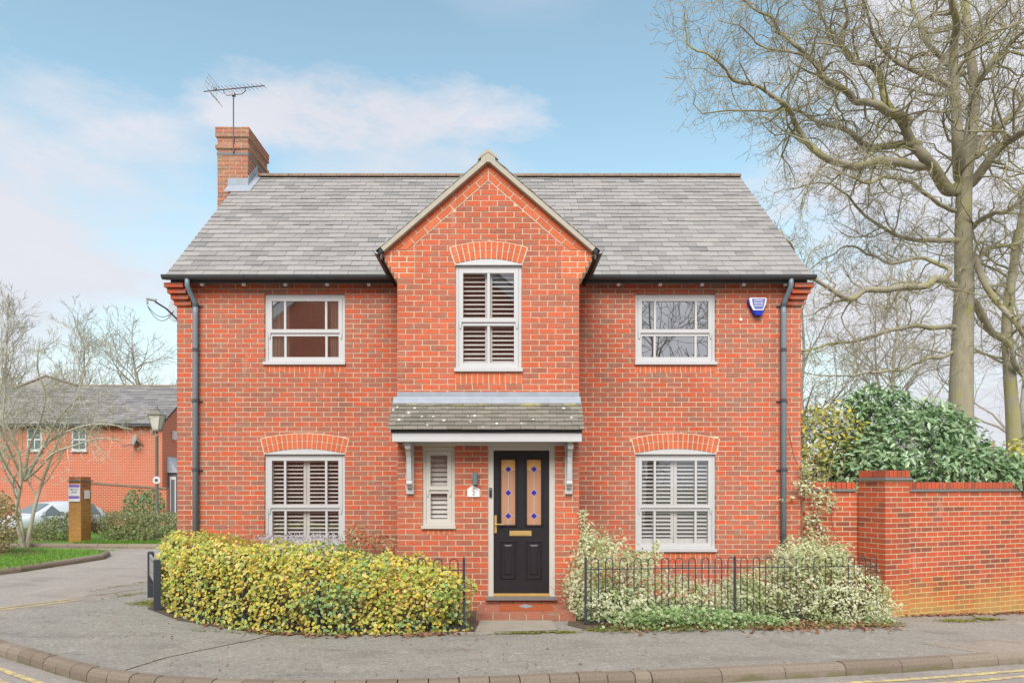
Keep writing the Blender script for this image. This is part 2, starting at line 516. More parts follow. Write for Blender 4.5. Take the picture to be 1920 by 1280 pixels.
# window glass: part mirror, part clear
for GK, GREF in (('window glass', 0.66), ('clear glass', 0.27)):
    a = Mat(GK)
    gl = a.n('ShaderNodeBsdfGlossy')
    gl.inputs['Roughness'].default_value = 0.0
    trn = a.n('ShaderNodeBsdfTransparent')
    fr = a.n('ShaderNodeLayerWeight')
    face = a.math('MULTIPLY', a.math('POWER', fr.outputs['Facing'], 4.0), 0.6)
    mx = a.n('ShaderNodeMixShader')
    a.l(a.math('ADD', face, GREF, clamp=True), mx.inputs[0])
    a.l(trn.outputs[0], mx.inputs[1])
    a.l(gl.outputs[0], mx.inputs[2])
    a.l(mx.outputs[0], a.t.nodes['Material Output'].inputs[0])
    M[GK] = a.m
a = Mat('door glass')
p = a.pos((40, 1, 3))
g = a.n('ShaderNodeSeparateXYZ')
a.l(a.pos(), g.inputs[0])
a.col(a.mix(a.step(g.outputs[2], 1.885, 1.90), a.mix(a.noise(p, 1.0, 4), (0.40, 0.21, 0.125), (0.52, 0.29, 0.18)), a.mix(a.noise(a.pos(), 8, 3), (0.62, 0.28, 0.06), (0.68, 0.42, 0.16))))  # orange upper band: a warm reflection painted into the pane colour
a.set(Roughness=0.25)
a.bump(a.noise(a.pos(), 90, 2), 0.4, 0.003)
M['door glass'] = a.m
# far brickwork, too far for single bricks
a = Mat('far brickwork')
p = a.n('ShaderNodeTexBrick')
p.inputs['Scale'].default_value = 1.0
p.inputs['Brick Width'].default_value = 0.225
p.inputs['Row Height'].default_value = 0.075
p.inputs['Mortar Size'].default_value = 0.009
p.inputs['Color1'].default_value = (0.56, 0.105, 0.058, 1)
p.inputs['Color2'].default_value = (0.44, 0.098, 0.06, 1)
p.inputs['Mortar'].default_value = (0.58, 0.40, 0.26, 1)
g = a.n('ShaderNodeSeparateXYZ')
a.l(a.pos(), g.inputs[0])
cm = a.n('ShaderNodeCombineXYZ')
a.l(a.math('ADD', g.outputs[0], g.outputs[1]), cm.inputs[0])
a.l(g.outputs[2], cm.inputs[1])
a.l(cm.outputs[0], p.inputs['Vector'])
a.col(a.mix(a.math('MULTIPLY', a.step(a.noise(a.pos(), 0.8, 5), 0.45, 0.7), 0.35), p.outputs[0], (0.5, 0.25, 0.18)))
a.set(Roughness=0.9)
M['far brickwork'] = a.m


# ------------------------------------------------------------------ object helpers
def tag(o, label=None, cat=None, group=None, kind=None):
    for k, v in (('label', label), ('category', cat), ('group', group), ('kind', kind)):
        if v:
            o[k] = v
    return o


def attach(o, parent):
    if parent is not None:
        o.parent = parent
        if parent.type == 'EMPTY':
            o.matrix_parent_inverse = parent.matrix_basis.inverted()
    return o


def thing(name, loc, label, cat, group=None, kind=None):
    o = bpy.data.objects.new(name, None)
    o.empty_display_size = 0.2
    COL.objects.link(o)
    o.location = loc
    return tag(o, label, cat, group, kind)


class MB:
    def __init__(s):
        s.v, s.f, s.r = [], [], []

    def add(s, vs, fs, r=None):
        o = len(s.v)
        s.v.extend(vs)
        s.f.extend([tuple(i + o for i in f) for f in fs])
        r = random.random() if r is None else r
        s.r.extend([r] * len(vs))
        return s

    def box(s, x0, x1, y0, y1, z0, z1, r=None):
        return s.add([(x0, y0, z0), (x1, y0, z0), (x1, y1, z0), (x0, y1, z0), (x0, y0, z1), (x1, y0, z1), (x1, y1, z1), (x0, y1, z1)],
                     [(0, 3, 2, 1), (4, 5, 6, 7), (0, 1, 5, 4), (1, 2, 6, 5), (2, 3, 7, 6), (3, 0, 4, 7)], r)

    def hexa(s, p, r=None):
        return s.add(p, [(0, 3, 2, 1), (4, 5, 6, 7), (0, 1, 5, 4), (1, 2, 6, 5), (2, 3, 7, 6), (3, 0, 4, 7)], r)

    def prism(s, poly, off, r=None):
        """poly: list of 3d points facing the viewer (counter-clockwise); off: vector to its back"""
        n = len(poly)
        back = [(p[0] + off[0], p[1] + off[1], p[2] + off[2]) for p in poly]
        fs = [tuple(range(n)), tuple(range(2 * n - 1, n - 1, -1))]
        fs += [(i, i + n, (i + 1) % n + n, (i + 1) % n) for i in range(n)]
        return s.add(list(poly) + back, fs, r)

    def tube(s, pts, rad, n=6, cap=True, r=None):
        m = len(pts)
        if not hasattr(rad, '__len__'):
            rad = [rad] * m
        P = [Vector(p) for p in pts]
        vs, fs = [], []
        ref = None
        for i in range(m):
            t = (P[min(i + 1, m - 1)] - P[max(i - 1, 0)])
            t = t.normalized() if t.length > 1e-9 else Vector((0, 0, 1))
            if ref is None:
                ref = t.orthogonal().normalized()
            a_ = (ref - t * ref.dot(t))
            a_ = a_.normalized() if a_.length > 1e-6 else t.orthogonal().normalized()
            ref = a_
            b_ = t.cross(a_)
            for k in range(n):
                an = 2 * math.pi * k / n
                q = P[i] + (a_ * math.cos(an) + b_ * math.sin(an)) * rad[i]
                vs.append((q.x, q.y, q.z))
        for i in range(m - 1):
            for k in range(n):
                k2 = (k + 1) % n
                fs.append((i * n + k, i * n + k2, (i + 1) * n + k2, (i + 1) * n + k))
        if cap:
            fs.append(tuple(range(n - 1, -1, -1)))
            fs.append(tuple(range((m - 1) * n, m * n)))
        return s.add(vs, fs, r)

    def lathe(s, c, prof, n=16, r=None):
        vs, fs = [], []
        for (rr, z) in prof:
            for k in range(n):
                an = 2 * math.pi * k / n
                vs.append((c[0] + rr * math.cos(an), c[1] + rr * math.sin(an), c[2] + z))
        for i in range(len(prof) - 1):
            for k in range(n):
                k2 = (k + 1) % n
                fs.append((i * n + k, i * n + k2, (i + 1) * n + k2, (i + 1) * n + k))
        fs.append(tuple(range(n - 1, -1, -1)))
        fs.append(tuple(range((len(prof) - 1) * n, len(prof) * n)))
        return s.add(vs, fs, r)

    def mesh(s, name, mat):
        me = bpy.data.meshes.new(name)
        me.from_pydata(s.v, [], s.f)
        at_ = me.attributes.new('rnd', 'FLOAT', 'POINT')
        at_.data.foreach_set('value', np.array(s.r, dtype=np.float32))
        me.materials.append(M[mat])
        me.validate()
        me.update()
        return me

    def build(s, name, mat, parent=None, smooth=False, kind=None, label=None):
        me = s.mesh(name, mat)
        if smooth:
            me.polygons.foreach_set('use_smooth', [True] * len(me.polygons))
        o = bpy.data.objects.new(name, me)
        COL.objects.link(o)
        attach(o, parent)
        tag(o, label=label, kind=kind)
        return o


def np_mesh(name, V, Fc, mat, attrs=None, parent=None, kind=None, smooth=False):
    """V: n,3   Fc: m,k face indices"""
    me = bpy.data.meshes.new(name)
    m, k = Fc.shape
    me.vertices.add(len(V))
    me.vertices.foreach_set('co', np.ascontiguousarray(V, dtype=np.float32).ravel())
    me.loops.add(m * k)
    me.loops.foreach_set('vertex_index', np.ascontiguousarray(Fc, dtype=np.int32).ravel())
    me.polygons.add(m)
    me.polygons.foreach_set('loop_start', np.arange(0, m * k, k, dtype=np.int32))
    try:
        me.polygons.foreach_set('loop_total', np.full(m, k, dtype=np.int32))
    except Exception:
        pass
    for an, av in (attrs or {}).items():
        q = me.attributes.new(an, 'FLOAT', 'POINT')
        q.data.foreach_set('value', np.ascontiguousarray(av, dtype=np.float32))
    me.materials.append(M[mat])
    me.update(calc_edges=True)
    if smooth:
        me.polygons.foreach_set('use_smooth', np.ones(m, dtype=bool))
    o = bpy.data.objects.new(name, me)
    COL.objects.link(o)
    attach(o, parent)
    tag(o, kind=kind)
    return o


def sheet(name, poly, zf, mat, kind='structure', parent=None, cut=(0.8,), fine=0):
    """a flat ground sheet with its outline given as (x, y) points; zf gives the height"""
    bm = bmesh.new()
    vs = [bm.verts.new((p[0], p[1], 0)) for p in poly]
    f = bm.faces.new(vs)
    if f.normal.z < 0:
        f.normal_flip()
    bmesh.ops.triangulate(bm, faces=bm.faces[:])
    for c in cut:
        bmesh.ops.bisect_plane(bm, geom=bm.verts[:] + bm.edges[:] + bm.faces[:], plane_co=(c, 0, 0), plane_no=(1, 0, 0))
    if fine:
        for k in range(fine):
            bmesh.ops.subdivide_edges(bm, edges=bm.edges[:], cuts=1, use_grid_fill=True)
    for v in bm.verts:
        v.co.z = zf(v.co.x, v.co.y)
    bmesh.ops.recalc_face_normals(bm, faces=bm.faces[:])
    for f in bm.faces:
        if f.normal.z < 0:
            f.normal_flip()
    me = bpy.data.meshes.new(name)
    bm.to_mesh(me)
    bm.free()
    me.materials.append(M[mat])
    o = bpy.data.objects.new(name, me)
    COL.objects.link(o)
    attach(o, parent)
    return tag(o, kind=kind)


def ribbon(name, line, w0, w1, zf, mat, kind='structure', parent=None):
    """sheet that follows line at offsets w0..w1 to its right-hand side"""
    V, Fs = [], []
    n = len(line)
    for i in range(n):
        p = Vector(line[i])
        t = (Vector(line[min(i + 1, n - 1)]) - Vector(line[max(i - 1, 0)])).normalized()
        nr = Vector((t.y, -t.x))
        for ww in (w0, w1):
            q = p + nr * ww
            V.append((q.x, q.y, zf(q.x, q.y)))
    for i in range(n - 1):
        Fs.append((2 * i, 2 * i + 1, 2 * i + 3, 2 * i + 2))
    mb = MB()
    mb.add(V, Fs)
    return mb.build(name, mat, parent, kind=kind)


def resample(line, step):
    out_, acc = [Vector(line[0])], 0.0
    for i in range(len(line) - 1):
        a_, b_ = Vector(line[i]), Vector(line[i + 1])
        ln = (b_ - a_).length
        d = step - acc
        while d <= ln:
            out_.append(a_ + (b_ - a_) * (d / ln))
            d += step
        acc = ln - (d - step)
    if (Vector(line[-1]) - out_[-1]).length > 0.25 * step:
        out_.append(Vector(line[-1]))
    return out_


def catmull(pts, sub=6):
    P = [Vector(p) for p in pts]
    P = [P[0] * 2 - P[1]] + P + [P[-1] * 2 - P[-2]]
    o = []
    for i in range(1, len(P) - 2):
        for k in range(sub):
            t = k / sub
            o.append(0.5 * ((2 * P[i]) + (P[i + 1] - P[i - 1]) * t + (2 * P[i - 1] - 5 * P[i] + 4 * P[i + 1] - P[i + 2]) * t * t
                            + (3 * P[i] - P[i - 1] - 3 * P[i + 1] + P[i + 2]) * t ** 3))
    o.append(P[-2])
    return o


# ------------------------------------------------------------------ bricks
CO, BL, JT = 0.075, 0.225, 0.012


def clip(poly, a_, b_, c_):
    """keep a*u + b*z <= c"""
    o = []
    for i in range(len(poly)):
        p, q = poly[i], poly[(i + 1) % len(poly)]
        dp, dq = a_ * p[0] + b_ * p[1] - c_, a_ * q[0] + b_ * q[1] - c_
        if dp <= 0:
            o.append(p)
        if (dp < 0 < dq) or (dq < 0 < dp):
            t = dp / (dp - dq)
            o.append((p[0] + (q[0] - p[0]) * t, p[1] + (q[1] - p[1]) * t))
    return o


def area(poly):
    return 0.5 * abs(sum(poly[i][0] * poly[(i + 1) % len(poly)][1] - poly[(i + 1) % len(poly)][0] * poly[i][1] for i in range(len(poly))))


def brick_field(u0, u1, z0, z1, holes=(), planes=(), phase=0.0, pitch=BL, par=0, arch=None):
    """outlines (u, z) of bricks in stretcher bond; holes are functions z -> (ua, ub) or None"""
    res = []
    k = 0
    z = z0
    while z + 0.02 < z1:
        zt = min(z + CO - JT, z1)
        zm = (z + zt) / 2
        iv = [(u0, u1)]
        for h in holes:
            q = h(zm)
            if not q:
                continue
            nv = []
            for (p0, p1) in iv:
                if q[1] <= p0 or q[0] >= p1:
                    nv.append((p0, p1))
                else:
                    if q[0] > p0:
                        nv.append((p0, q[0]))
                    if q[1] < p1:
                        nv.append((q[1], p1))
            iv = nv
        off = phase + ((k + par) % 2) * pitch / 2
        for (p0, p1) in iv:
            i = math.floor((p0 - off) / pitch)
            cuts = [p0]
            while True:
                c = off + (i + 1) * pitch
                if c >= p1 - 0.03:
                    break
                if c > p0 + 0.04:
                    cuts.append(c)
                i += 1
            cuts.append(p1)
            for j in range(len(cuts) - 1):
                ua = cuts[j] + (JT / 2 if j > 0 else 0)
                ub = cuts[j + 1] - (JT / 2 if j < len(cuts) - 2 else 0)
                if ub - ua < 0.02:
                    continue
                poly = [(ua, z), (ub, z), (ub, zt), (ua, zt)]
                for pl in planes:
                    poly = clip(poly, *pl)
                    if len(poly) < 3:
                        break
                if len(poly) >= 3 and area(poly) > 0.0008:
                    res.extend(arch.cut(poly) if arch else [poly])
        z += CO
        k += 1
    return res


def frame(o, u, n):
    """local axes: x along u, y into the wall (-n), z up"""
    u, n = Vector(u).normalized(), Vector(n).normalized()
    zz = Vector((0, 0, 1))
    return Matrix(((u.x, -n.x, zz.x, o[0]), (u.y, -n.y, zz.y, o[1]), (u.z, -n.z, zz.z, o[2]), (0, 0, 0, 1)))


CACHE = {}


def emit(polys, fr, depth, name, mat, parent, nparts=0, proud=0.0045, key=None, jig=0.002):
    """bricks as separate objects for the first nparts of the list (ordered by key), the others joined"""
    if key and nparts < len(polys):
        polys = sorted(polys, key=key)
    rest = MB()
    for i, poly in enumerate(polys):
        pr = proud + random.uniform(-jig, jig)
        loc = (poly[0][0], poly[0][1])
        lp = [(p[0] - loc[0], 0.0, p[1] - loc[1]) for p in poly]
        if i < nparts:
            ck = (mat, depth, tuple((round(p[0], 3), round(p[2], 3)) for p in lp))
            me = CACHE.get(ck)
            if me is None:
                q = MB()
                q.prism(lp, (0, depth, 0), 0.0)
                me = q.mesh(name, mat)
                CACHE[ck] = me
            o = bpy.data.objects.new(name, me)
            COL.objects.link(o)
            attach(o, parent)
            o.matrix_basis = fr @ Matrix.Translation((loc[0], -pr, loc[1])) @ Matrix.Rotation(random.uniform(-0.004, 0.004), 4, 'Y')
        else:
            an = random.uniform(-0.006, 0.006)
            ca, sa = math.cos(an), math.sin(an)
            pp = [fr @ Vector((loc[0] + p[0] * ca - p[2] * sa, -pr, loc[1] + p[0] * sa + p[2] * ca)) for p in lp]
            off = (fr.to_3x3() @ Vector((0, depth, 0)))
            rest.prism([tuple(p) for p in pp], tuple(off))
    if rest.v:
        rest.build(name, mat, parent, kind='stuff' if nparts or len(polys) > 12 else None)


def rect_hole(a_, b_, lo, hi):
    return lambda z: (a_, b_) if lo < z < hi else None


class Arch:
    def __init__(s, cx, hs, zs, rise, ring=0.235, n=17):
        s.cx, s.hs, s.zs, s.n = cx, hs, zs, n
        s.R = (hs * hs + rise * rise) / (2 * rise)
        s.zc = zs + rise - s.R
        s.ring = ring
        s.a = math.asin(hs / s.R)
        s.ao = s.a + 0.007 / s.R

    def cut(s, poly):
        """what is left of a brick outline outside the ring of the arch"""
        zlo, zhi = min(p[1] for p in poly), max(p[1] for p in poly)
        ulo, uhi = min(p[0] for p in poly), max(p[0] for p in poly)
        g = 0.006
        reach = s.hs + s.ring * math.sin(s.ao) + 0.03
        if zhi < s.zs - 0.002 or ulo > s.cx + reach or uhi < s.cx - reach:
            return [poly]
        ro = s.R + s.ring + g
        um = max(s.cx - reach, min(s.cx + reach, (ulo + uhi) / 2))
        zo = s.zc + math.sqrt(ro * ro - (um - s.cx) ** 2)
        if zlo > zo + 0.02:
            return [poly]
        ta = math.tan(s.ao)
        nx, nz_ = (um - s.cx) / ro, (zo - s.zc) / ro
        c = nx * s.cx + nz_ * s.zc + ro
        res = []
        left = clip(poly, 1.0, ta, s.cx - g + s.zc * ta)
        right = clip(poly, -1.0, ta, -s.cx - g + s.zc * ta)
        mid = clip(clip(clip(poly, -1.0, -ta, -(s.cx - g + s.zc * ta)), 1.0, -ta, s.cx + g - s.zc * ta), -nx, -nz_, -c)
        for q in (left, right, mid):
            if len(q) >= 3 and area(q) > 0.0006:
                res.append(q)
        return res

    def build(s, y, parent):
        P = lambda r_, an, yy: (s.cx + r_ * math.sin(an), yy, s.zc + r_ * math.cos(an))
        mb = MB()
        K = 24
        for i in range(K):
            a0, a1 = -s.ao + 2 * s.ao * i / K, -s.ao + 2 * s.ao * (i + 1) / K
            mb.prism([P(s.R - .002, a0, y), P(s.R - .002, a1, y), P(s.R + s.ring, a1, y), P(s.R + s.ring, a0, y)], (0, 0.09, 0))
        mb.build('arch_mortar', 'pale mortar', parent)
        da = 2 * s.a / s.n
        jt = 0.0058 / s.R
        for i in range(s.n):
            a0, a1 = -s.a + da * i + jt, -s.a + da * (i + 1) - jt
            h = s.ring / 2
            for (r0, r1) in ((s.R + 0.0005, s.R + h - 0.006), (s.R + h + 0.006, s.R + s.ring - 0.008)):
                q = MB()
                q.prism([P(r0, a0, y - 0.007), P(r0, a1, y - 0.007), P(r1, a1, y - 0.007), P(r1, a0, y - 0.007)], (0, 0.09, 0))
                q.build('arch_brick', 'orange brick', parent)


def slab_with_holes(mb, u0, u1, z0, z1, rects, fr, y, th, ztop=None):
    """mortar slab in the plane of fr at local depth y, thickness th, with rectangular openings"""
    us = sorted({u0, u1, *[r[0] for r in rects], *[r[1] for r in rects]})
    zs = sorted({z0, z1, *[r[2] for r in rects], *[r[3] for r in rects]})
    for i in range(len(us) - 1):
        for j in range(len(zs) - 1):
            um, zm = (us[i] + us[i + 1]) / 2, (zs[j] + zs[j + 1]) / 2
            if not (u0 <= um <= u1 and z0 <= zm <= z1):
                continue
            if any(r[0] < um < r[1] and r[2] < zm < r[3] for r in rects):
                continue
            pp = [fr @ Vector((a_, y, b_)) for a_, b_ in ((us[i], zs[j]), (us[i + 1], zs[j]), (us[i + 1], zs[j + 1]), (us[i], zs[j + 1]))]
            mb.prism([tuple(p) for p in pp], tuple(fr.to_3x3() @ Vector((0, th, 0))))


def soldiers(u0, u1, z0, z1, n, fr, mat, parent, proud=0.008, name='sill_brick', back=True):
    w_ = (u1 - u0) / n
    if back:
        mb = MB()
        slab_with_holes(mb, u0, u1, z0, z1, [], fr, -0.002, 0.09)
        mb.build('sill_mortar', 'pale mortar', parent)
    ps = [[(u0 + w_ * i + .005, z0 + .005), (u0 + w_ * (i + 1) - .005, z0 + .005), (u0 + w_ * (i + 1) - .005, z1 - .006), (u0 + w_ * i + .005, z1 - .006)] for i in range(n)]
    emit(ps, fr, 0.08, name, mat, parent, nparts=n, proud=proud)


# ------------------------------------------------------------------ leaves
def leaves(name, C, Nrm, size, mat, parent=None, kind='stuff', aspect=0.5, flop=0.6, tipdir=None, hexa=False, rnd=None, split=0):
    n = len(C)
    Nn = Nrm + RNG.normal(0, flop, (n, 3))
    Nn /= np.linalg.norm(Nn, axis=1, keepdims=True) + 1e-9
    T = RNG.normal(0, 1, (n, 3)) if tipdir is None else tipdir + RNG.normal(0, 0.45, (n, 3))
    T -= Nn * np.sum(T * Nn, axis=1, keepdims=True)
    T /= np.linalg.norm(T, axis=1, keepdims=True) + 1e-9
    B = np.cross(Nn, T)
    sz = (size * RNG.uniform(0.65, 1.25, n))[:, None]
    fold = sz * 0.10
    if hexa:
        pts = [(-0.5, 0, 0), (-0.22, -1, .5), (0.16, -1, .5), (0.5, 0, -1.2), (0.16, 1, .5), (-0.22, 1, .5), (0, 0, -0.2)]
    else:
        pts = [(-0.5, 0, 0), (0.02, -1, .6), (0.5, 0, -0.8), (0.02, 1, .6), (0, 0, -0.4)]
    k = len(pts)
    V = np.zeros((n, k, 3))
    for i, (t, b, h) in enumerate(pts):
        V[:, i] = C + T * sz * t + B * sz * aspect * 0.5 * b + Nn * fold * h
    tri = np.array([(i, (i + 1) % (k - 1), k - 1) for i in range(k - 1)])
    ctr = np.zeros((n, k))
    ctr[:, k - 1] = 1
    r = RNG.uniform(0, 1, n) if rnd is None else rnd
    R = np.repeat(r[:, None], k, 1)
    if split:
        for i in range(min(split, n)):
            c0 = V[i, k - 1].copy()
            o = np_mesh('leaf', V[i] - c0, tri, mat, {'ctr': ctr[i], 'rnd': R[i]}, parent)
            o.location = c0
        V, ctr, R, n = V[split:], ctr[split:], R[split:], n - split
    Fc = (tri[None] + (np.arange(n) * k)[:, None, None]).reshape(-1, 3)
    return np_mesh(name, V.reshape(-1, 3), Fc, mat, {'ctr': ctr.ravel(), 'rnd': R.ravel()}, parent, kind)


def nz(v, s):
    return mnoise.noise(Vector((v[0] * s, v[1] * s, v[2] * s)))


def hedge_points(line, hw, h, n, zf, inner=0.3, lump=0.12, bottom=0.0, seed=0.0):
    """points and outward normals on a rounded hedge that follows line; h is a function of the share of the length"""
    P = resample(line, 0.03)
    m = len(P)
    tot = 0.03 * m
    Cs, Ns = [], []
    for i in range(n):
        s = random.random()
        q = s * (m - 1)
        j = min(int(q), m - 2)
        p = P[j].lerp(P[j + 1], q - j)
        t = (P[min(j + 3, m - 1)] - P[max(j - 3, 0)]).normalized()
        nr = Vector((t.y, -t.x))
        e = min(s, 1 - s) * tot
        cap = math.sqrt(max(0.02, 1 - max(0, 1 - e / (hw * 0.9)) ** 2))
        an = random.uniform(-0.1, math.pi + 0.1)
        ca, sa = math.cos(an), math.sin(an)
        lat = hw * cap * math.copysign(abs(ca) ** 0.45, ca)
        hh = h(s) * (0.55 + 0.45 * cap)
        ver = hh * (abs(sa) ** 0.5 if sa > 0 else 0)
        if random.random() < 0.5:
            ver = random.uniform(0, hh * 0.93)
            lat = math.copysign(hw * cap, ca)
            if e < hw:
                lat = random.uniform(-1, 1) * hw * cap
        pos = Vector((p.x + nr.x * lat, p.y + nr.y * lat, zf(p.x, p.y) + bottom + ver))
        nl = Vector((nr.x * lat / hw, nr.y * lat / hw, 0.55 * ver / hh))
        if e < hw:
            sg = -1 if s < 0.5 else 1
            nl += Vector((t.x * sg, t.y * sg, 0)) * (1 - e / hw)
        if nl.length < 1e-3:
            nl = Vector((0, 0, 1))
        nl.normalize()
        d = lump * nz(pos + Vector((seed, 0, 0)), 3.0) + lump * 0.6 * nz(pos + Vector((0, seed, 0)), 8.0)
        if random.random() < inner:
            d -= random.uniform(0.03, 0.22)
        d += random.uniform(-0.02, 0.03)
        if pos.z - zf(p.x, p.y) < 0.2:
            d -= 0.05
        pos += nl * d
        Cs.append(pos[:])
        Ns.append(nl[:])
    return np.array(Cs), np.array(Ns)


def blob_points(cs, n, inner=0.35, lump=0.15):
    """points on a union of ellipsoids ((x,y,z),(rx,ry,rz))"""
    Cs, Ns = [], []
    wts = [r[0] * r[2] + r[1] * r[2] + r[0] * r[1] for _, r in cs]
    tries = 0
    while len(Cs) < n and tries < n * 8:
        tries += 1
        c, r = random.choices(cs, wts)[0]
        d = Vector((random.gauss(0, 1), random.gauss(0, 1), random.gauss(0, 1))).normalized()
        f = 1 + lump * nz((d * 1.3 + Vector(c)), 2.2) + 0.5 * lump * nz((d * 3 + Vector(c)), 4.0)
        if random.random() < inner:
            f *= random.uniform(0.5, 0.95)
        p = Vector((c[0] + d.x * r[0] * f, c[1] + d.y * r[1] * f, c[2] + d.z * r[2] * f))
        if any(c2 is not c and ((p.x - c2[0]) / r2[0]) ** 2 + ((p.y - c2[1]) / r2[1]) ** 2 + ((p.z - c2[2]) / r2[2]) ** 2 < 0.6 for c2, r2 in cs):
            continue
        Cs.append(p[:])
        Ns.append(Vector((d.x / r[0], d.y / r[1], d.z / r[2])).normalized()[:])
    return np.array(Cs), np.array(Ns)


# ------------------------------------------------------------------ bare trees
class Tree:
    def __init__(s, seed, minr=0.004):
        s.rg = random.Random(seed)
        s.mb = MB()
        s.tw = MB()
        s.minr = minr
        s.paths = []
        s.crook = 0.0

    def limb(s, pts, r0, r1, sides=7, sub=5):
        P = catmull(pts, sub)
        n = len(P)
        for i in range(2, n):
            q = P[i] * (0.9 / max(r0, .06)) * .16
            P[i] = P[i] + Vector((mnoise.noise(q), mnoise.noise(q + Vector((31, 7, 3))), mnoise.noise(q + Vector((5, 41, 17))))) * r0 * 1.0 * s.crook
        R = [r0 + (r1 - r0) * (i / (n - 1)) ** 0.8 for i in range(n)]
        (s.mb if r0 > 0.02 else s.tw).tube(P, R, sides, r=0.5)
        s.paths.append((P, R))
        return P, R

    def grow(s, p, d, ln, r, lev, up=0.0, wig=0.28, kids=5, spread=0.75):
        rg = s.rg
        n = 7 if lev >= 2 else (5 if lev == 1 else 4)
        P, R = [Vector(p)], [r]
        d = Vector(d).normalized()
        for i in range(n):
            d = d + Vector((rg.gauss(0, wig), rg.gauss(0, wig), rg.gauss(0, wig) + up))
            d.normalize()
            P.append(P[-1] + d * ln / n)
            R.append(max(s.minr, r * (1 - 0.78 * (i + 1) / n)))
        (s.mb if r > 0.03 else s.tw).tube(P, R, 6 if r > 0.06 else (4 if r > 0.015 else 3), cap=False, r=0.5)
        if lev <= 0:
            return
        for k in range(kids):
            t = rg.uniform(0.2, 1.0)
            q = t * n
            j = min(int(q), n - 1)
            pp = P[j].lerp(P[j + 1], q - j)
            tt = (P[j + 1] - P[j]).normalized()
            sd_ = tt.orthogonal().normalized()
            sd_ = Matrix.Rotation(rg.uniform(0, 6.283), 3, tt) @ sd_
            nd = tt * (1 - spread * 0.55) + sd_ * spread * rg.uniform(0.6, 1.2)
            s.grow(pp, nd, ln * rg.uniform(0.38, 0.68) * (1.15 - 0.45 * t), max(s.minr, R[j] * rg.uniform(0.42, 0.62)), lev - 1, up, wig, kids, spread)

    def along(s, PR, t0, t1, n, ln, lev, up=0.02, kids=5, spread=0.85, rs=0.5, wig=0.26):
        P, R = PR
        m = len(P)
        for k in range(n):
            t = t0 + (t1 - t0) * (k + s.rg.random()) / n
            q = t * (m - 1)
            j = min(int(q), m - 2)
            pp = P[j].lerp(P[j + 1], q - j)
            tt = (P[j + 1] - P[j]).normalized()
            sd_ = Matrix.Rotation(s.rg.uniform(0, 6.283), 3, tt) @ tt.orthogonal().normalized()
            nd = tt * 0.5 + sd_ * spread
            s.grow(pp, nd, ln * s.rg.uniform(0.6, 1.25) * (1.1 - 0.4 * t), min(R[j] * rs, ln * 0.015), lev, up, wig, kids, 0.75)

    def build(s, root, mat):
        s.mb.build('trunk', mat, root, smooth=True)
        if s.tw.v:
            s.tw.build('twigs', mat, root, kind='stuff')


def text(body, size, mtx, mat, parent, name='lettering', bold=0.0):
    c = bpy.data.curves.new(name, 'FONT')
    c.body = body
    c.size = size
    c.align_x = 'CENTER'
    c.align_y = 'CENTER'
    c.extrude = 0.0006
    c.offset = bold
    c.resolution_u = 3
    c.materials.append(M[mat])
    tmp = bpy.data.objects.new(name, c)
    me = bpy.data.meshes.new_from_object(tmp)
    bpy.data.objects.remove(tmp)
    o = bpy.data.objects.new(name, me)
    COL.objects.link(o)
    attach(o, parent)
    o.matrix_basis = mtx
    return o


def facing(loc, yaw=0.0):
    """upright text facing -y turned by yaw about z"""
    return Matrix.Translation(loc) @ Matrix.Rotation(yaw, 4, 'Z') @ Matrix.Rotation(math.pi / 2, 4, 'X')

# ================================================================== THE HOUSE
XL, XR, GL, GR, YG = -4.964, 4.588, -1.403, 1.050, -1.24
XC = (GL + GR) / 2
house = thing('brick_house', (XC, 0, 0), 'detached red brick house with grey slate roof, central gable and black front door', 'house')
FM = frame((0, 0, 0), (1, 0, 0), (0, -1, 0))
FG = frame((0, YG, 0), (1, 0, 0), (0, -1, 0))
WT = 4.80
UW = dict(z0=3.53, z1=4.62)
LWn = dict(z0=0.675, z1=2.175)
WX = [(-3.626, -2.395), (2.051, 3.280)]
GWX, GWZ = (-0.622, 0.277), (3.22, 4.668)
SWX, SWZ = (-1.064, -0.627), (1.107, 2.205)
DRX, DRZ = (-0.181, 0.724), (0.165, 2.222)

# main front wall, left and right of the gable
arches = [Arch((a_ + b_) / 2, (b_ - a_) / 2, LWn['z1'], 0.075) for a_, b_ in WX]
main_polys = []
for side, (u0, u1, ph) in enumerate(((XL, GL + 0.02, -4.405), (GR - 0.02, XR, 1.07))):
    a_, b_ = WX[side]
    rects = [(a_, b_, UW['z0'], UW['z1']), (a_, b_, LWn['z0'], LWn['z1'])]
    wall = MB()
    slab_with_holes(wall, u0 + .004, u1 - .004, -0.2, WT, rects, FM, 0.0, 0.10)
    wall.build('front_wall', 'mortar', house)
    holes = [rect_hole(a_, b_, UW['z0'] - 0.118, UW['z1'] + .005), rect_hole(a_, b_, LWn['z0'] - 0.118, LWn['z1'] + .01)]
    main_polys += brick_field(u0, u1, -0.182, WT, holes, phase=ph, arch=arches[side])
emit(main_polys, FM, 0.1, 'brick', 'red brick', house, 0)
for ar in arches:
    ar.build(-0.004, house)
for a_, b_ in WX:
    soldiers(a_, b_, UW['z0'] - 0.118, UW['z0'] - .004, 16, FM, 'orange brick', house)
    soldiers(a_, b_, LWn['z0'] - 0.118, LWn['z0'] - .004, 16, FM, 'orange brick', house)

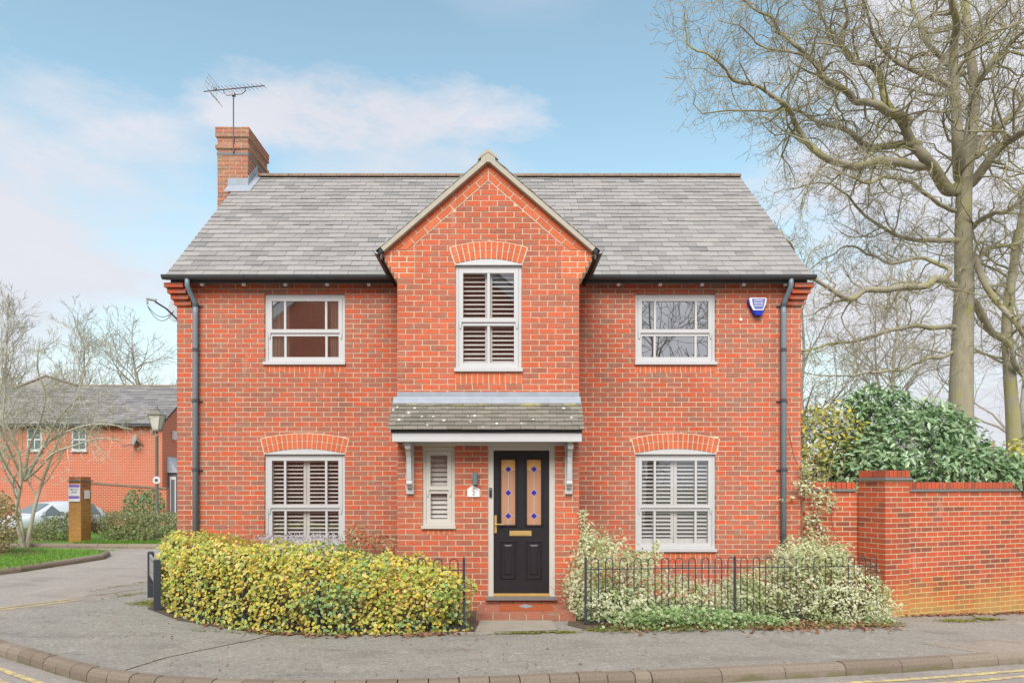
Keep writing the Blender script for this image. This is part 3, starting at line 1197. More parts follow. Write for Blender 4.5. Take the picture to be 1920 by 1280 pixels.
# side and rear walls
HD = 5.7
side = MB()
for x, u, n in ((XL, (0, -1, 0), (-1, 0, 0)), (XR, (0, 1, 0), (1, 0, 0))):
    fr = frame((x, 0.0, 0), u, n)
    sg = -1 if n[0] < 0 else 1
    lo, hi = (-HD, -0.105) if sg < 0 else (0.105, HD)
    slab_with_holes(side, lo, hi, -0.2, WT - 0.1, [], fr, 0.0, 0.1)
    mid = (lo + hi) / 2
    yr = 2.85 * (1 if sg > 0 else -1)
    pp = [fr @ Vector((q[0], 0.0, q[1])) for q in ((0.105 * sg, WT - 0.1), (HD * sg, WT - 0.1), (yr, 7.56))]
    if sg < 0:
        pp = [pp[1], pp[0], pp[2]]
    side.prism([tuple(p) for p in pp], tuple(fr.to_3x3() @ Vector((0, 0.1, 0))))
    t = 0.929
    # under the two roof slopes
    sl1 = (-t * sg, 1.0, WT - 0.05 + 0.0)
    sl2 = (t * sg, 1.0, 7.5 + 2.85 * t)
    emit(brick_field(lo, hi, -0.205, 7.5, [], planes=[sl1, sl2]), fr, 0.1, 'side_brick', 'red brick', house, 0)
side.box(XL + 0.1, XR - 0.1, HD - 0.1, HD, -0.2, WT)
side.build('side_wall', 'mortar', house)

# gable
AL = math.atan(0.869)
sa, ca = math.sin(AL), math.cos(AL)
GA = 6.11
garch = Arch((GWX[0] + GWX[1]) / 2, (GWX[1] - GWX[0]) / 2, GWZ[1] + .004, 0.072, n=13)
KZ0, KZ1 = 4.477, 4.852


def rake(p):
    return [(s * sa, ca, s * sa * XC + ca * GA - p) for s in (1, -1)]


gw = MB()
slab_with_holes(gw, GL + .004, GR - .004, -0.2, KZ1, [(*GWX, *GWZ), (*SWX, *SWZ), (*DRX, -0.2, DRZ[1])], FG, 0.0, 0.1)
hw_ = (GA - KZ1) / 0.869 - 0.06 / ca / 0.869
tri = [(XC - hw_, KZ1), (XC + hw_, KZ1), (XC, GA - 0.06 / ca)]
gw.prism([tuple(FG @ Vector((p[0], 0.0, p[1]))) for p in tri], (0, 0.1, 0))
for x, sg in ((GL, -1), (GR, 1)):
    gw.box(min(x - sg * .004, x - sg * 0.1), max(x - sg * .004, x - sg * 0.1), YG + 0.102, 0.3, -0.2, KZ1)
gw.build('gable_wall', 'mortar', house)
gh = [rect_hole(GWX[0], GWX[1], GWZ[0] - 0.168, GWZ[1] + .01), rect_hole(SWX[0], SWX[1], SWZ[0] - 0.08, SWZ[1] + .01),
      rect_hole(DRX[0], DRX[1], -0.3, DRZ[1] + .004), rect_hole(-9, -1.165, KZ0, KZ1), rect_hole(0.812, 9, KZ0, KZ1)]
gp = brick_field(GL, GR, -0.242, 6.0, gh, planes=rake(0.236), phase=GL, arch=garch)
full = lambda p: (0 if len(p) == 4 and (p[1][0] - p[0][0]) > 0.2 else 1, 0 if p[0][1] > 2.8 else 1, abs(p[0][1] - 4.0))
emit(gp, FG, 0.1, 'brick', 'gable brick', house, 300, key=full)
garch.build(YG - 0.004, house)
soldiers(GWX[0], GWX[1], GWZ[0] - 0.168, GWZ[0] - .004, 12, FG, 'orange brick', house)
soldiers(SWX[0], SWX[1], SWZ[0] - 0.08, SWZ[0] - .004, 6, FG, 'orange brick', house)
for x, u, n, lo, hi in ((GL, (0, -1, 0), (-1, 0, 0), 0.01, -YG - 0.103), (GR, (0, 1, 0), (1, 0, 0), YG + 0.103, -0.01)):
    emit(brick_field(lo, hi, -0.242, KZ1, []), frame((x, 0, 0), u, n), 0.09, 'return_brick', 'red brick', house, 0)

# verge bricks along the rake and the kneelers
vm = MB()
vpolys = []
for s in (-1, 1):
    d_, m_ = (s * ca, -sa), (-s * sa, -ca)
    pt = lambda t, p: (XC + t * d_[0] + p * m_[0], GA + t * d_[1] + p * m_[1])
    pl = [(-s, 0, -s * XC - 0.006), (0, -1, -(KZ1 + 0.008))]
    for row in (0, 1):
        p0 = 0.062 + 0.086 * row
        for i in range(-1, 11):
            t0 = i * 0.232 + 0.116 * row
            poly = [pt(t0 + .007, p0 + .074), pt(t0 + .225, p0 + .074), pt(t0 + .225, p0), pt(t0 + .007, p0)]
            if s < 0:
                poly = poly[::-1]
            for q in pl:
                poly = clip(poly, *q)
                if len(poly) < 3:
                    break
            if len(poly) > 2 and area(poly) > 0.001:
                vpolys.append(poly)
    poly = [pt(0, 0.235), pt(1.5, 0.235), pt(1.75, 0.062), pt(0, 0.062)]
    if s < 0:
        poly = poly[::-1]
    for q in pl:
        poly = clip(poly, q[0], q[1], q[2] + 0.005)
    vm.prism([tuple(FG @ Vector((p[0], -0.003, p[1]))) for p in poly], (0, 0.09, 0))
    # kneeler
    edge, inner = (GL, -1.165) if s < 0 else (GR, 0.812)
    h = (KZ1 - KZ0) / 5
    for k in range(5):
        xo = edge + s * 0.043 * (k + 1)
        z = KZ0 + h * k
        lo, hi = min(inner, xo), max(inner, xo)
        vm.box(lo + .004, hi - .004, YG - 0.003, YG + 0.5, z, z + h)
        w3 = (0.11, 0.215) if k % 2 else (0.215, 0.105)
        xs, acc = [inner], 0
        for w_ in w3:
            acc += w_
            if acc < abs(xo - inner) - 0.05:
                xs.append(inner + s * acc)
        xs.append(xo)
        for j in range(len(xs) - 1):
            a_, b_ = sorted((xs[j], xs[j + 1]))
            q = MB()
            q.box(a_ + .0075, b_ - .0075, YG - 0.008, YG + 0.25, z + .0075, z + h - .0075)
            q.build('kneeler_brick', 'orange brick', house)
vm.build('verge_mortar', 'pale mortar', house)
emit(vpolys, FG, 0.09, 'verge_brick', 'orange brick', house, len(vpolys), proud=0.01)

# kneelers at the two outer corners of the front
for s, edge in ((-1, XL), (1, XR)):
    for k in range(4):
        z = 4.43 + 0.078 * k
        out_ = 0.028 * (k + 1)
        inn = edge - s * 0.235 + s * 0.02 * k
        q = MB()
        a_, b_ = sorted((edge + s * out_, inn))
        q.box(a_, b_, -0.047 * (k + 1), 0.3, z + .005, z + .07)
        q.build('corbel_brick', 'red brick', house)
    q = MB()
    a_, b_ = sorted((edge + s * 0.02, edge - s * 0.15))
    q.box(a_, b_, -0.035, 0.28, 4.43, 4.75)
    q.build('corbel_mortar', 'mortar', house)

# ------------------------------------------------------------------ roofs
AM = math.atan(0.929)
EY, EZ_ = -0.26, 4.805
SL = (2.85 - EY) / math.cos(AM)
su = Vector((0, math.cos(AM), math.sin(AM)))
sn = Vector((0, -math.sin(AM), math.cos(AM)))
RM = Matrix(((1, su.x, sn.x, 0), (0, su.y, sn.y, EY), (0, su.z, sn.z, EZ_), (0, 0, 0, 1)))
su2 = Vector((0, -math.cos(AM), math.sin(AM)))
sn2 = Vector((0, math.sin(AM), math.cos(AM)))
RB = Matrix(((-1, su2.x, sn2.x, 0), (0, su2.y, sn2.y, 2 * 2.85 - EY), (0, su2.z, sn2.z, EZ_), (0, 0, 0, 1)))


def slate_rows(mtx, u0, u1, length, gauge, width, name, mat, parent, nparts, hide=None, lap=1.25, butt=0.017, th=0.009, slip=1.0):
    rows = int(round(length / gauge))
    gauge = length / rows
    rest = MB()
    cnt = 0
    for r_ in range(rows):
        v = r_ * gauge
        off = (r_ % 2) * width / 2
        us = [u0]
        i = 0
        while True:
            c = u0 + off + i * width
            if c >= u1 - 0.05:
                break
            if c > u0 + 0.05:
                us.append(c)
            i += 1
        us.append(u1)
        lv = min(gauge * lap, length + 0.02 - v)
        for j in range(len(us) - 1):
            wd = us[j + 1] - us[j] - 0.004
            dv = random.gauss(0, 0.0035) if random.random() > 0.04 else -random.uniform(0.006, 0.02)
            dv *= slip
            b = butt + random.uniform(-.003, .004)
            lp = [(0, 0, b - th), (wd, 0, b - th), (wd, lv, -0.002), (0, lv, -0.002), (0, 0, b), (wd, 0, b), (wd, lv, 0.004), (0, lv, 0.004)]
            hidden = hide and hide(us[j], us[j + 1], v)
            if cnt < nparts and not hidden:
                cnt += 1
                ck = (name, round(wd, 3), round(lv, 3))
                me = CACHE.get(ck)
                if me is None:
                    q = MB()
                    q.hexa([(0, 0, butt - th), (wd, 0, butt - th), (wd, lv, -0.002), (0, lv, -0.002), (0, 0, butt), (wd, 0, butt), (wd, lv, 0.004), (0, lv, 0.004)], 0.0)
                    me = q.mesh(name, mat)
                    CACHE[ck] = me
                o = bpy.data.objects.new(name, me)
                COL.objects.link(o)
                attach(o, parent)
                o.matrix_basis = mtx @ Matrix.Translation((us[j], v + dv, random.uniform(-.001, .003))) @ Matrix.Rotation(random.gauss(0, 0.006), 4, 'Z')
            else:
                an = random.gauss(0, 0.006)
                c_, s_ = math.cos(an), math.sin(an)
                rest.hexa([tuple(mtx @ Vector((us[j] + p[0] * c_ - p[1] * s_, v + dv + p[0] * s_ + p[1] * c_, p[2]))) for p in lp])
    if rest.v:
        rest.build(name, mat, parent, kind='stuff')


XV0, XV1 = -5.02, 4.64
rf = MB()
for mtx in (RM, RB):
    sgn = 1 if mtx is RM else -1
    lo, hi = (XV0, XV1) if sgn > 0 else (-XV1, -XV0)
    rf.hexa([tuple(mtx @ Vector(p)) for p in ((lo, 0, -0.06), (hi, 0, -0.06), (hi, SL, -0.06), (lo, SL, -0.06), (lo, 0.02, -0.012), (hi, 0.02, -0.012), (hi, SL, -0.012), (lo, SL, -0.012))])
rf.build('roof', 'dark underlay', house)
behind = lambda a_, b_, v: abs((a_ + b_) / 2 - XC) < 1.42 - v * 0.62
slate_rows(RM, XV0, XV1, SL, 0.170, 0.272, 'slate', 'slate', house, 300, behind)
slate_rows(RB, -XV1, -XV0, SL, 0.170, 0.272, 'rear_slate', 'slate', house, 0)
RZ = EZ_ + SL * math.sin(AM)
x = -4.72
while x < XV1:
    x2 = min(x + 0.305, XV1)
    q = MB()
    pr = [(2.85 + 0.115 * math.cos(t_), RZ - 0.035 + 0.085 * math.sin(t_)) for t_ in [math.pi * k / 6 for k in range(7)]]
    q.prism([(x + .003, p[0], p[1]) for p in pr], (x2 - x - .006, 0, 0))
    q.build('ridge_tile', 'ridge tile', house)
    x = x2

# gable roof: two slopes running back into the main roof
GY0, GY1 = YG - 0.075, 1.2
for s in (-1, 1):
    ex = XC + s * 1.49
    ez = GA - 0.869 * 1.49
    up = Vector((-s * ca, 0, sa))
    nn = Vector((s * sa, 0, ca))
    uu = Vector((0, -s, 0))
    o3 = Vector((ex, GY0 if s < 0 else GY1, ez))
    if s > 0:
        uu = Vector((0, -1, 0)) * -1
        uu = up.cross(nn)
    else:
        uu = up.cross(nn)
    o3 = Vector((ex, GY1 if uu.y < 0 else GY0, ez))
    mt = Matrix(((uu.x, up.x, nn.x, o3.x), (uu.y, up.y, nn.y, o3.y), (uu.z, up.z, nn.z, o3.z), (0, 0, 0, 1)))
    q = MB()
    ln = 1.49 / ca
    W_ = GY1 - GY0
    q.hexa([tuple(mt @ Vector(p)) for p in ((0, .02, -.055), (W_, .02, -.055), (W_, ln, -.055), (0, ln, -.055), (0, .02, .0), (W_, .02, .0), (W_, ln, .0), (0, ln, .0))])
    q.build('roof', 'dark underlay', house)
    slate_rows(mt @ Matrix.Translation((0, 0, 0.012)), 0, W_, ln, 0.17, 0.27, 'gable_slate', 'slate', house, 0)
    # cream verge strip under the slates
    d_, m_ = (s * ca, -sa), (-s * sa, -ca)
    pt = lambda t, p: (XC + t * d_[0] + p * m_[0], GY0 - 0.012, GA + t * d_[1] + p * m_[1])
    poly = [pt(0.0, 0.062), pt(1.90, 0.056), pt(1.90, 0.0), pt(0.0, 0.0)]
    if s < 0:
        poly = poly[::-1]
    q = MB()
    q.prism(poly, (0, 0.10, 0))
    q.build('verge_strip', 'cement', house)
q = MB()
q.prism([(XC - .10, GY0 - .013, GA - .10), (XC + .10, GY0 - .013, GA - .10), (XC + .09, GY0 - .013, GA - .03), (XC, GY0 - .013, GA + .055), (XC - .09, GY0 - .013, GA - .03)], (0, .08, 0))
q.build('ridge_mortar', 'cement', house)
y = GY0 - 0.02
k = 0
while y < 1.1:
    q = MB()
    q.prism([(XC - .135, y, GA - .07), (XC - .12, y, GA - .02), (XC, y, GA + .075), (XC + .12, y, GA - .02), (XC + .135, y, GA - .07), (XC, y, GA + .03)], (0, 0.296, 0))
    q.build('ridge_tile', 'ridge tile' if k else 'cement', house)
    y += 0.30
    k += 1

# gutters, fascia, downpipes
def half_gutter(mb, p0, p1, r_, sides=9):
    d = Vector(p1) - Vector(p0)
    lat = Vector((0, 0, 1)).cross(d).normalized()
    prof = []
    for k in range(sides + 1):
        an = math.pi * k / sides
        prof.append((math.cos(an) * r_, -math.sin(an) * r_))
    for k in range(sides, -1, -1):
        an = math.pi * k / sides
        prof.append((math.cos(an) * (r_ - .006), -math.sin(an) * (r_ - .006)))
    poly = [tuple(Vector(p0) + lat * a_ + Vector((0, 0, b_))) for a_, b_ in prof]
    for i in range(len(prof) // 2):
        j = len(prof) - 1 - i
        if i + 1 < len(prof) // 2:
            mb.prism([poly[i], poly[i + 1], poly[j - 1], poly[j]], tuple(d))


for (x0, x1) in ((-5.07, -1.56), (1.22, 4.70)):
    q = MB()
    half_gutter(q, (x0, -0.235, 4.825), (x1, -0.235, 4.825), 0.062)
    g_ = q.build('gutter', 'gutter black', house, smooth=False)
    q = MB()
    q.box(max(x0, XL - .02), min(x1, XR + .02), -0.165, -0.145, 4.735, 4.86)
    q.box(max(x0, XL - .02), min(x1, XR + .02), -0.145, -0.01, 4.77, 4.785)
    q.build('fascia', 'gutter black', house)
    n = 5
    for k in range(n):
        xx = x0 + 0.55 + k * 0.63
        if xx > x1 - 0.1:
            break
        q = MB()
        q.prism([(xx - .025, -0.155, 4.70), (xx + .025, -0.155, 4.70), (xx + .025, -0.155, 4.742), (xx - .025, -0.155, 4.742)], (0, 0.05, 0))
        q.build('gutter_bracket', 'white paint', house)
    for xx in (x0 + 1.25, x0 + 2.35):
        q = MB()
        q.tube([(xx - .02, -.235 + .066 * math.cos(t_), 4.825 - .066 * math.sin(t_)) for t_ in [math.pi * k / 8 for k in range(9)]], 0.008, 4)
        q.build('gutter_union', 'gutter black', house)
for s, x0 in ((-1, -1.665), (1, 1.315)):
    q = MB()
    half_gutter(q, (x0, GY0 - 0.01, 4.835), (x0, -0.18, 4.835), 0.056)
    q.build('gutter', 'gutter black', house)
    q = MB()
    q.box(x0 - s * .055 - .012, x0 - s * .055 + .012, GY0 + .01, -0.02, 4.72, 4.85)
    q.hexa([(x0 - s * .06, GY0 + .05, 4.72), (x0 - s * .04, GY0 + .05, 4.72), (x0 - s * .04, -.02, 4.72), (x0 - s * .06, -.02, 4.72)] +
           [(x0 - s * .06, GY0 + .05, 4.745), (x0 - s * .04, GY0 + .05, 4.745), (x0 - s * .04, -.02, 4.745), (x0 - s * .06, -.02, 4.745)])
    q.build('fascia', 'gutter black', house)
for (xt, xp) in ((-4.70, -4.652), (4.335, 4.292)):
    q = MB()
    q.tube([(xt, -.235, 4.80), (xt, -.235, 4.68), (xt + (xp - xt) * .12, -.21, 4.635), (xp - (xp - xt) * .1, -.085, 4.47), (xp, -.065, 4.42), (xp, -.065, 4.36)], .036, 10)
    q.tube([(xp, -.065, 4.42), (xp, -.065, 4.3), (xp, -.065, -0.15)], .041, 10)
    dp = q.build('downpipe', 'downpipe grey', house, smooth=True)
    for z in (4.40, 3.72, 2.95, 1.9, 0.9):
        q = MB()
        q.tube([(xp, -.065, z), (xp, -.065, z + .05)], .047, 10)
        if z in (4.40, 2.95, 1.9):
            q.box(xp - .085, xp + .085, -.022, -.002, z + .008, z + .03)
        q.build('pipe_bracket', 'gutter black', dp)

# chimney
CX0, CX1, CY0, CY1, CZ = -5.36, -4.79, 2.45, 3.5, 8.43
ch = MB()
ch.box(CX0 + .004, CX1 - .004, CY0 + .004, CY1 - .004, 4.0, CZ)
for z0, z1, e in ((8.255, 8.432, .03), (8.035, 8.105, .03)):
    ch.box(CX0 - e + .004, CX1 + e - .004, CY0 - e + .004, CY1 + e - .004, z0, z1)
chimney = ch.build('chimney', 'mortar', house)
for (o_, u_, n_, wd) in (((CX0, CY0, 0), (1, 0, 0), (0, -1, 0), CX1 - CX0), ((CX1, CY0, 0), (0, 1, 0), (1, 0, 0), CY1 - CY0), ((CX0, CY1, 0), (0, -1, 0), (-1, 0, 0), CY1 - CY0)):
    fr = frame(o_, u_, n_)
    hs_ = [lambda z: (-9, 9) if (8.035 < z < 8.105 or z > 8.255) else None]
    emit(brick_field(0, wd, 5.705, 8.26, hs_), fr, 0.02, 'brick', 'chimney brick', chimney, 0)
    fr2 = fr @ Matrix.Translation((0, -0.03, 0))
    emit(brick_field(-.03, wd + .03, 8.258, 8.434, []), fr2, 0.03, 'brick', 'chimney brick', chimney, 8)
    emit(brick_field(-.03, wd + .03, 8.037, 8.106, []), fr2, 0.03, 'brick', 'chimney brick', chimney, 5)
q = MB()
q.box(CX0 - .012, CX1 + .012, CY0 - .012, CY1 + .012, 7.915, 7.965)
q.build('lead_band', 'stone sill', chimney)
q = MB()
q.lathe((-5.03, 2.85, CZ), [(0.13, -.01), (.125, .08), (.135, .10), (.135, .14), (.1, .14), (.1, .0)], 18)
q.build('chimney_pot', 'terracotta', chimney, smooth=False)
q = MB()
rz = lambda yy: EZ_ + 0.929 * (yy - EY) + 0.02
q.hexa([(CX0 + .2, 2.23, rz(2.23)), (CX1 + .12, 2.23, rz(2.23)), (CX1 + .12, 2.46, rz(2.46)), (CX0 + .2, 2.46, rz(2.46)),
        (CX0 + .2, 2.23, rz(2.23) + .012), (CX1 + .12, 2.23, rz(2.23) + .012), (CX1 + .12, 2.46, rz(2.46) + .012), (CX0 + .2, 2.46, rz(2.46) + .012)])
q.box(CX0 + .2, CX1 + .012, 2.425, 2.437, rz(2.43), rz(2.43) + .15)
for k in range(6):
    y0 = 2.437 + k * 0.08
    q.box(CX1 + .008, CX1 + .02, y0, y0 + .078, rz(y0) - .05, rz(y0 + .08) + .13)
q.hexa([(CX1 + .0, 2.46, rz(2.46)), (CX1 + .13, 2.46, rz(2.46)), (CX1 + .13, 2.85, rz(2.85)), (CX1, 2.85, rz(2.85)),
        (CX1 + .0, 2.46, rz(2.46) + .03), (CX1 + .13, 2.46, rz(2.46) + .014), (CX1 + .13, 2.85, rz(2.85) + .014), (CX1, 2.85, rz(2.85) + .03)])
q.build('flashing', 'lead', chimney)

# ------------------------------------------------------------------ windows
def window(x0, x1, z0, z1, yw, bars=(0.249, 0.761), split=0.53, head=None, shutters=None, parent=None, mat='white paint', tilt=20.0, curtains=False, sides=2, glass='window glass', room=.5):
    yf = yw + 0.03
    fw = 0.044
    zs = z0 + 0.045
    f = MB()
    f.box(x0 + .003, x0 + fw, yf, yf + .075, zs, z1 - .003)
    f.box(x1 - fw, x1 - .003, yf, yf + .075, zs, z1 - .003)
    f.box(x0 + fw, x1 - fw, yf, yf + .075, z1 - .05, z1 - .003)
    f.box(x0 + fw, x1 - fw, yf, yf + .075, zs, zs + .02)
    win = f.build('window', mat, parent)
    q = MB()
    q.box(x0 - .012, x1 + .012, yw - .045, yw + .09, z0, zs - .001)
    q.build('sill', mat, win)
    if head:
        q = MB()
        ar = head
        K = 14
        pts = [(ar.cx + (ar.R - .004) * math.sin(-ar.a + 2 * ar.a * i / K), ar.zc + (ar.R - .004) * math.cos(-ar.a + 2 * ar.a * i / K)) for i in range(K + 1)]
        poly = [(p[0], yw - .003, p[1]) for p in pts[::-1]]
        q.prism([(x0 + .004, yw - .003, z1 - .002), (x1 - .004, yw - .003, z1 - .002)] + poly[1:-1], (0, 0.06, 0))
        q.box(x0 - .0, x1 + .0, yw - .012, yw - .0035, z1 - .012, z1 + .006)
        q.build('head_panel', mat, win)
    zm = zs + (z1 - zs) * (1 - split) + .01
    W_ = x1 - x0
    st = 0.058
    ix0, ix1 = x0 + fw + .003, x1 - fw - .003
    xs = [x0 + W_ * b for b in bars]
    for nm, a_, b_, y0, rt, rb in (('top_sash', zm - .052, z1 - .053, yf - .006, .056, .056), ('bottom_sash', zs + .022, zm - .058, yf + .012, .04, .06)):
        q = MB()
        q.box(ix0, ix0 + st, y0, y0 + .05, a_, b_)
        q.box(ix1 - st, ix1, y0, y0 + .05, a_, b_)
        q.box(ix0 + st, ix1 - st, y0, y0 + .05, b_ - rt, b_)
        q.box(ix0 + st, ix1 - st, y0, y0 + .05, a_, a_ + rb)
        if nm == 'top_sash':
            for xx in (ix0, ix1 - .04):
                q.prism([(xx, y0, a_ - .001), (xx + .012, y0, a_ - .085), (xx + .028, y0, a_ - .085), (xx + .04, y0, a_ - .001)], (0, .012, 0))
        q.build(nm, mat, win)
        for b in xs:
            q = MB()
            q.box(b - .017, b + .017, y0 + .004, y0 + .046, a_ + rb, b_ - rt)
            q.build('glazing_bar', mat, win)
        edges = [ix0 + st] + xs + [ix1 - st]
        for k in range(len(edges) - 1):
            e0 = edges[k] + (.017 if k else 0)
            e1 = edges[k + 1] - (.017 if k < len(edges) - 2 else 0)
            q = MB()
            q.add([(e0, y0 + .023, a_ + rb), (e1, y0 + .023, a_ + rb), (e1, y0 + .023, b_ - rt), (e0, y0 + .023, b_ - rt), (e0, y0 + .027, a_ + rb), (e1, y0 + .027, a_ + rb), (e1, y0 + .027, b_ - rt), (e0, y0 + .027, b_ - rt)],
                  [(0, 1, 2, 3), (0, 4, 5, 1), (1, 5, 6, 2), (2, 6, 7, 3), (3, 7, 4, 0)])
            q.build('pane', glass, win)
    # the room behind
    q = MB()
    ry0, ry1 = yw + 0.22, yw + 3.2
    a_, b_, c_, d_ = x0 - room, x1 + room, z0 - .8, z1 + .25
    q.add([(a_, ry0, c_), (b_, ry0, c_), (b_, ry1, c_), (a_, ry1, c_), (a_, ry0, d_), (b_, ry0, d_), (b_, ry1, d_), (a_, ry1, d_)],
          [(0, 1, 2, 3), (7, 6, 5, 4), (0, 3, 7, 4), (1, 5, 6, 2), (3, 2, 6, 7)])
    q.build('room', 'room wall', win)
    ys = yf + 0.092
    if shutters:
        mid = (x0 + x1) / 2
        q = MB()
        lx = [(x0 + .055, mid - .003), (mid + .003, x1 - .055)] if sides == 2 else [(x0 + .055, x1 - .055)]
        for l0, l1 in lx:
            q.box(l0, l0 + .045, ys - .014, ys + .014, zs + .02, z1 - .01)
            q.box(l1 - .045, l1, ys - .014, ys + .014, zs + .02, z1 - .01)
            for (r0, r1) in ((zs + .02, zs + .02 + shutters[0]), (z1 - .01 - shutters[1], z1 - .01)):
                q.box(l0 + .045, l1 - .045, ys - .014, ys + .014, r0, r1)
        q.build('shutter_frame', 'shutter white', win)
        n = shutters[2]
        b0, b1 = zs + .02 + shutters[0] + .01, z1 - .01 - shutters[1] - .01
        pit = (b1 - b0) / n
        an = math.radians(tilt)
        for l0, l1 in lx:
            for k in range(n):
                zc = b0 + pit * (k + .5)
                dy_, dz_ = .031 * math.cos(an), .031 * math.sin(an)
                ny, nz_ = -.0045 * math.sin(an), .0045 * math.cos(an)
                c = []
                for (sy, sz) in ((-1, -1), (1, -1), (1, 1), (-1, 1)):
                    c.append((ys + sy * dy_ - sz * ny, zc + sy * dz_ + sz * nz_))
                q = MB()
                q.prism([(l0 + .047, p[0], p[1]) for p in c], (l1 - l0 - .094, 0, 0))
                q.build('shutter_slat', 'shutter white', win)
    if curtains:
        for (c0, c1, yy) in ((x0 + .06, x0 + .36, ys - .03), (x1 - .24, x1 - .07, ys - .03)):
            V, Fs = [], []
            m_ = 26
            for i in range(m_ + 1):
                xx = c0 + (c1 - c0) * i / m_
                yo = .028 * math.sin(i * 1.35) + .008 * math.sin(i * 3.1)
                for zz in (z0 + .02, z1):
                    V.append((xx, yy + yo, zz))
                for zz in (z0 + .02, z1):
                    V.append((xx, yy + yo + .004, zz))
            for i in range(m_):
                b = 4 * i
                Fs += [(b, b + 4, b + 5, b + 1), (b + 2, b + 3, b + 7, b + 6)]
            q = MB()
            q.add(V, Fs)
            q.build('curtain', 'curtain', win)
    return win


for i, (a_, b_) in enumerate(WX):
    window(a_, b_, UW['z0'], UW['z1'], 0.0, parent=house, curtains=(i == 0))
    window(a_, b_, LWn['z0'], LWn['z1'], 0.0, parent=house, head=arches[i], split=0.545, shutters=(0.13, 0.07, 20), tilt=14 if i == 0 else 20, glass='clear glass')
window(GWX[0], GWX[1], GWZ[0], GWZ[1], YG, bars=(0.5,), split=0.52, head=garch, parent=house, shutters=(0.10, 0.09, 19), tilt=30, glass='clear glass')
window(SWX[0], SWX[1], SWZ[0], SWZ[1], YG, bars=(), split=0.51, parent=house, shutters=(0.06, 0.06, 14), tilt=58, mat='cream paint', sides=1, glass='clear glass', room=.12)

# ------------------------------------------------------------------ front door
q = MB()
dy0 = YG + 0.02
q.box(DRX[0], DRX[0] + .075, dy0, dy0 + .09, .19, DRZ[1] - .06)
q.box(DRX[1] - .075, DRX[1], dy0, dy0 + .09, .19, DRZ[1] - .06)
q.box(DRX[0], DRX[1], dy0, dy0 + .09, DRZ[1] - .06, DRZ[1])
dframe = q.build('door_frame', 'cream paint', house)
LX0, LX1, LZ0, LZ1 = DRX[0] + .078, DRX[1] - .078, 0.232, DRZ[1] - .063
dl = MB()
yl = dy0 + .03
gx = [(0.000, 0.188), (0.348, 0.538)]
gz_ = (1.155, 2.037)
slab_with_holes(dl, LX0, LX1, LZ0, LZ1, [(a_, b_, *gz_) for a_, b_ in gx], frame((0, 0, 0), (1, 0, 0), (0, -1, 0)), yl, 0.045)
door = dl.build('front_door', 'black paint', house)


def moulding(x0, x1, z0, z1, w_, y, h, name, mat, parent):
    q = MB()
    for (a_, b_, c_, d_) in ((x0 - w_, x1 + w_, z1, z1 + w_), (x0 - w_, x1 + w_, z0 - w_, z0), (x0 - w_, x0, z0, z1), (x1, x1 + w_, z0, z1)):
        bx_ = min(.006, (b_ - a_) / 3, (d_ - c_) / 3)
        q.add([(a_, y, c_), (b_, y, c_), (b_, y, d_), (a_, y, d_), (a_ + bx_, y - h, c_ + bx_), (b_ - bx_, y - h, c_ + bx_), (b_ - bx_, y - h, d_ - bx_), (a_ + bx_, y - h, d_ - bx_)],
              [(0, 1, 5, 4), (1, 2, 6, 5), (2, 3, 7, 6), (3, 0, 4, 7), (4, 5, 6, 7)])
    q.build(name, mat, parent)


for a_, b_ in gx:
    moulding(a_, b_, gz_[0], gz_[1], .028, yl, .014, 'glass_moulding', 'black paint', door)
    q = MB()
    q.box(a_, b_, yl + .015, yl + .022, *gz_)
    q.build('pane', 'door glass', door)
    cx = (a_ + b_) / 2
    q = MB()
    yy = yl + .0145
    for z0, z1 in ((gz_[0], 1.235), (1.317, 1.549), (1.631, 1.869), (1.951, gz_[1])):
        q.box(cx - .003, cx + .003, yy - .003, yy, z0, z1)
    for zc in (1.276, 1.91):
        q.box(a_, cx - .042, yy - .003, yy, zc - .003, zc + .003)
        q.box(cx + .042, b_, yy - .003, yy, zc - .003, zc + .003)
    q.build('lead_strip', 'lead came', door)
    for zc in (1.91, 1.59, 1.276):
        q = MB()
        q.prism([(cx - .049, yy, zc), (cx, yy, zc - .049), (cx + .049, yy, zc), (cx, yy, zc + .049)], (0, .001, 0))
        dm = q.build('diamond_lead', 'lead came', door)
        q = MB()
        q.prism([(cx - .041, yy - .004, zc), (cx, yy - .004, zc - .041), (cx + .041, yy - .004, zc), (cx, yy - .004, zc + .041)], (0, .003, 0))
        q.build('blue_diamond', 'blue glass', door)
for a_, b_ in ((-.012, .198), (.335, .55)):
    moulding(a_ + .022, b_ - .022, .445, .915, .026, yl, .012, 'panel_moulding', 'black paint', door)
    q = MB()
    x0, x1, z0, z1 = a_ + .05, b_ - .05, .475, .885
    q.add([(x0, yl - .001, z0), (x1, yl - .001, z0), (x1, yl - .001, z1), (x0, yl - .001, z1), (x0 + .02, yl - .01, z0 + .02), (x1 - .02, yl - .01, z0 + .02), (x1 - .02, yl - .01, z1 - .02), (x0 + .02, yl - .01, z1 - .02)],
          [(0, 1, 5, 4), (1, 2, 6, 5), (2, 3, 7, 6), (3, 0, 4, 7), (4, 5, 6, 7)])
    q.build('raised_panel', 'black paint', door)
q = MB()
q.box(.112, .408, yl - .012, yl - .001, 1.006, 1.076)
q.box(.14, .38, yl - .017, yl - .0125, 1.018, 1.064)
q.build('letter_plate', 'brass', door)
q = MB()
q.box(-.094, -.062, yl - .012, yl - .001, 1.045, 1.285)
q.tube([(-.078, yl - .012, 1.165), (-.078, yl - .05, 1.165), (-.06, yl - .055, 1.165), (.03, yl - .05, 1.162)], .009, 7)
q.build('handle', 'brass', door)
q = MB()
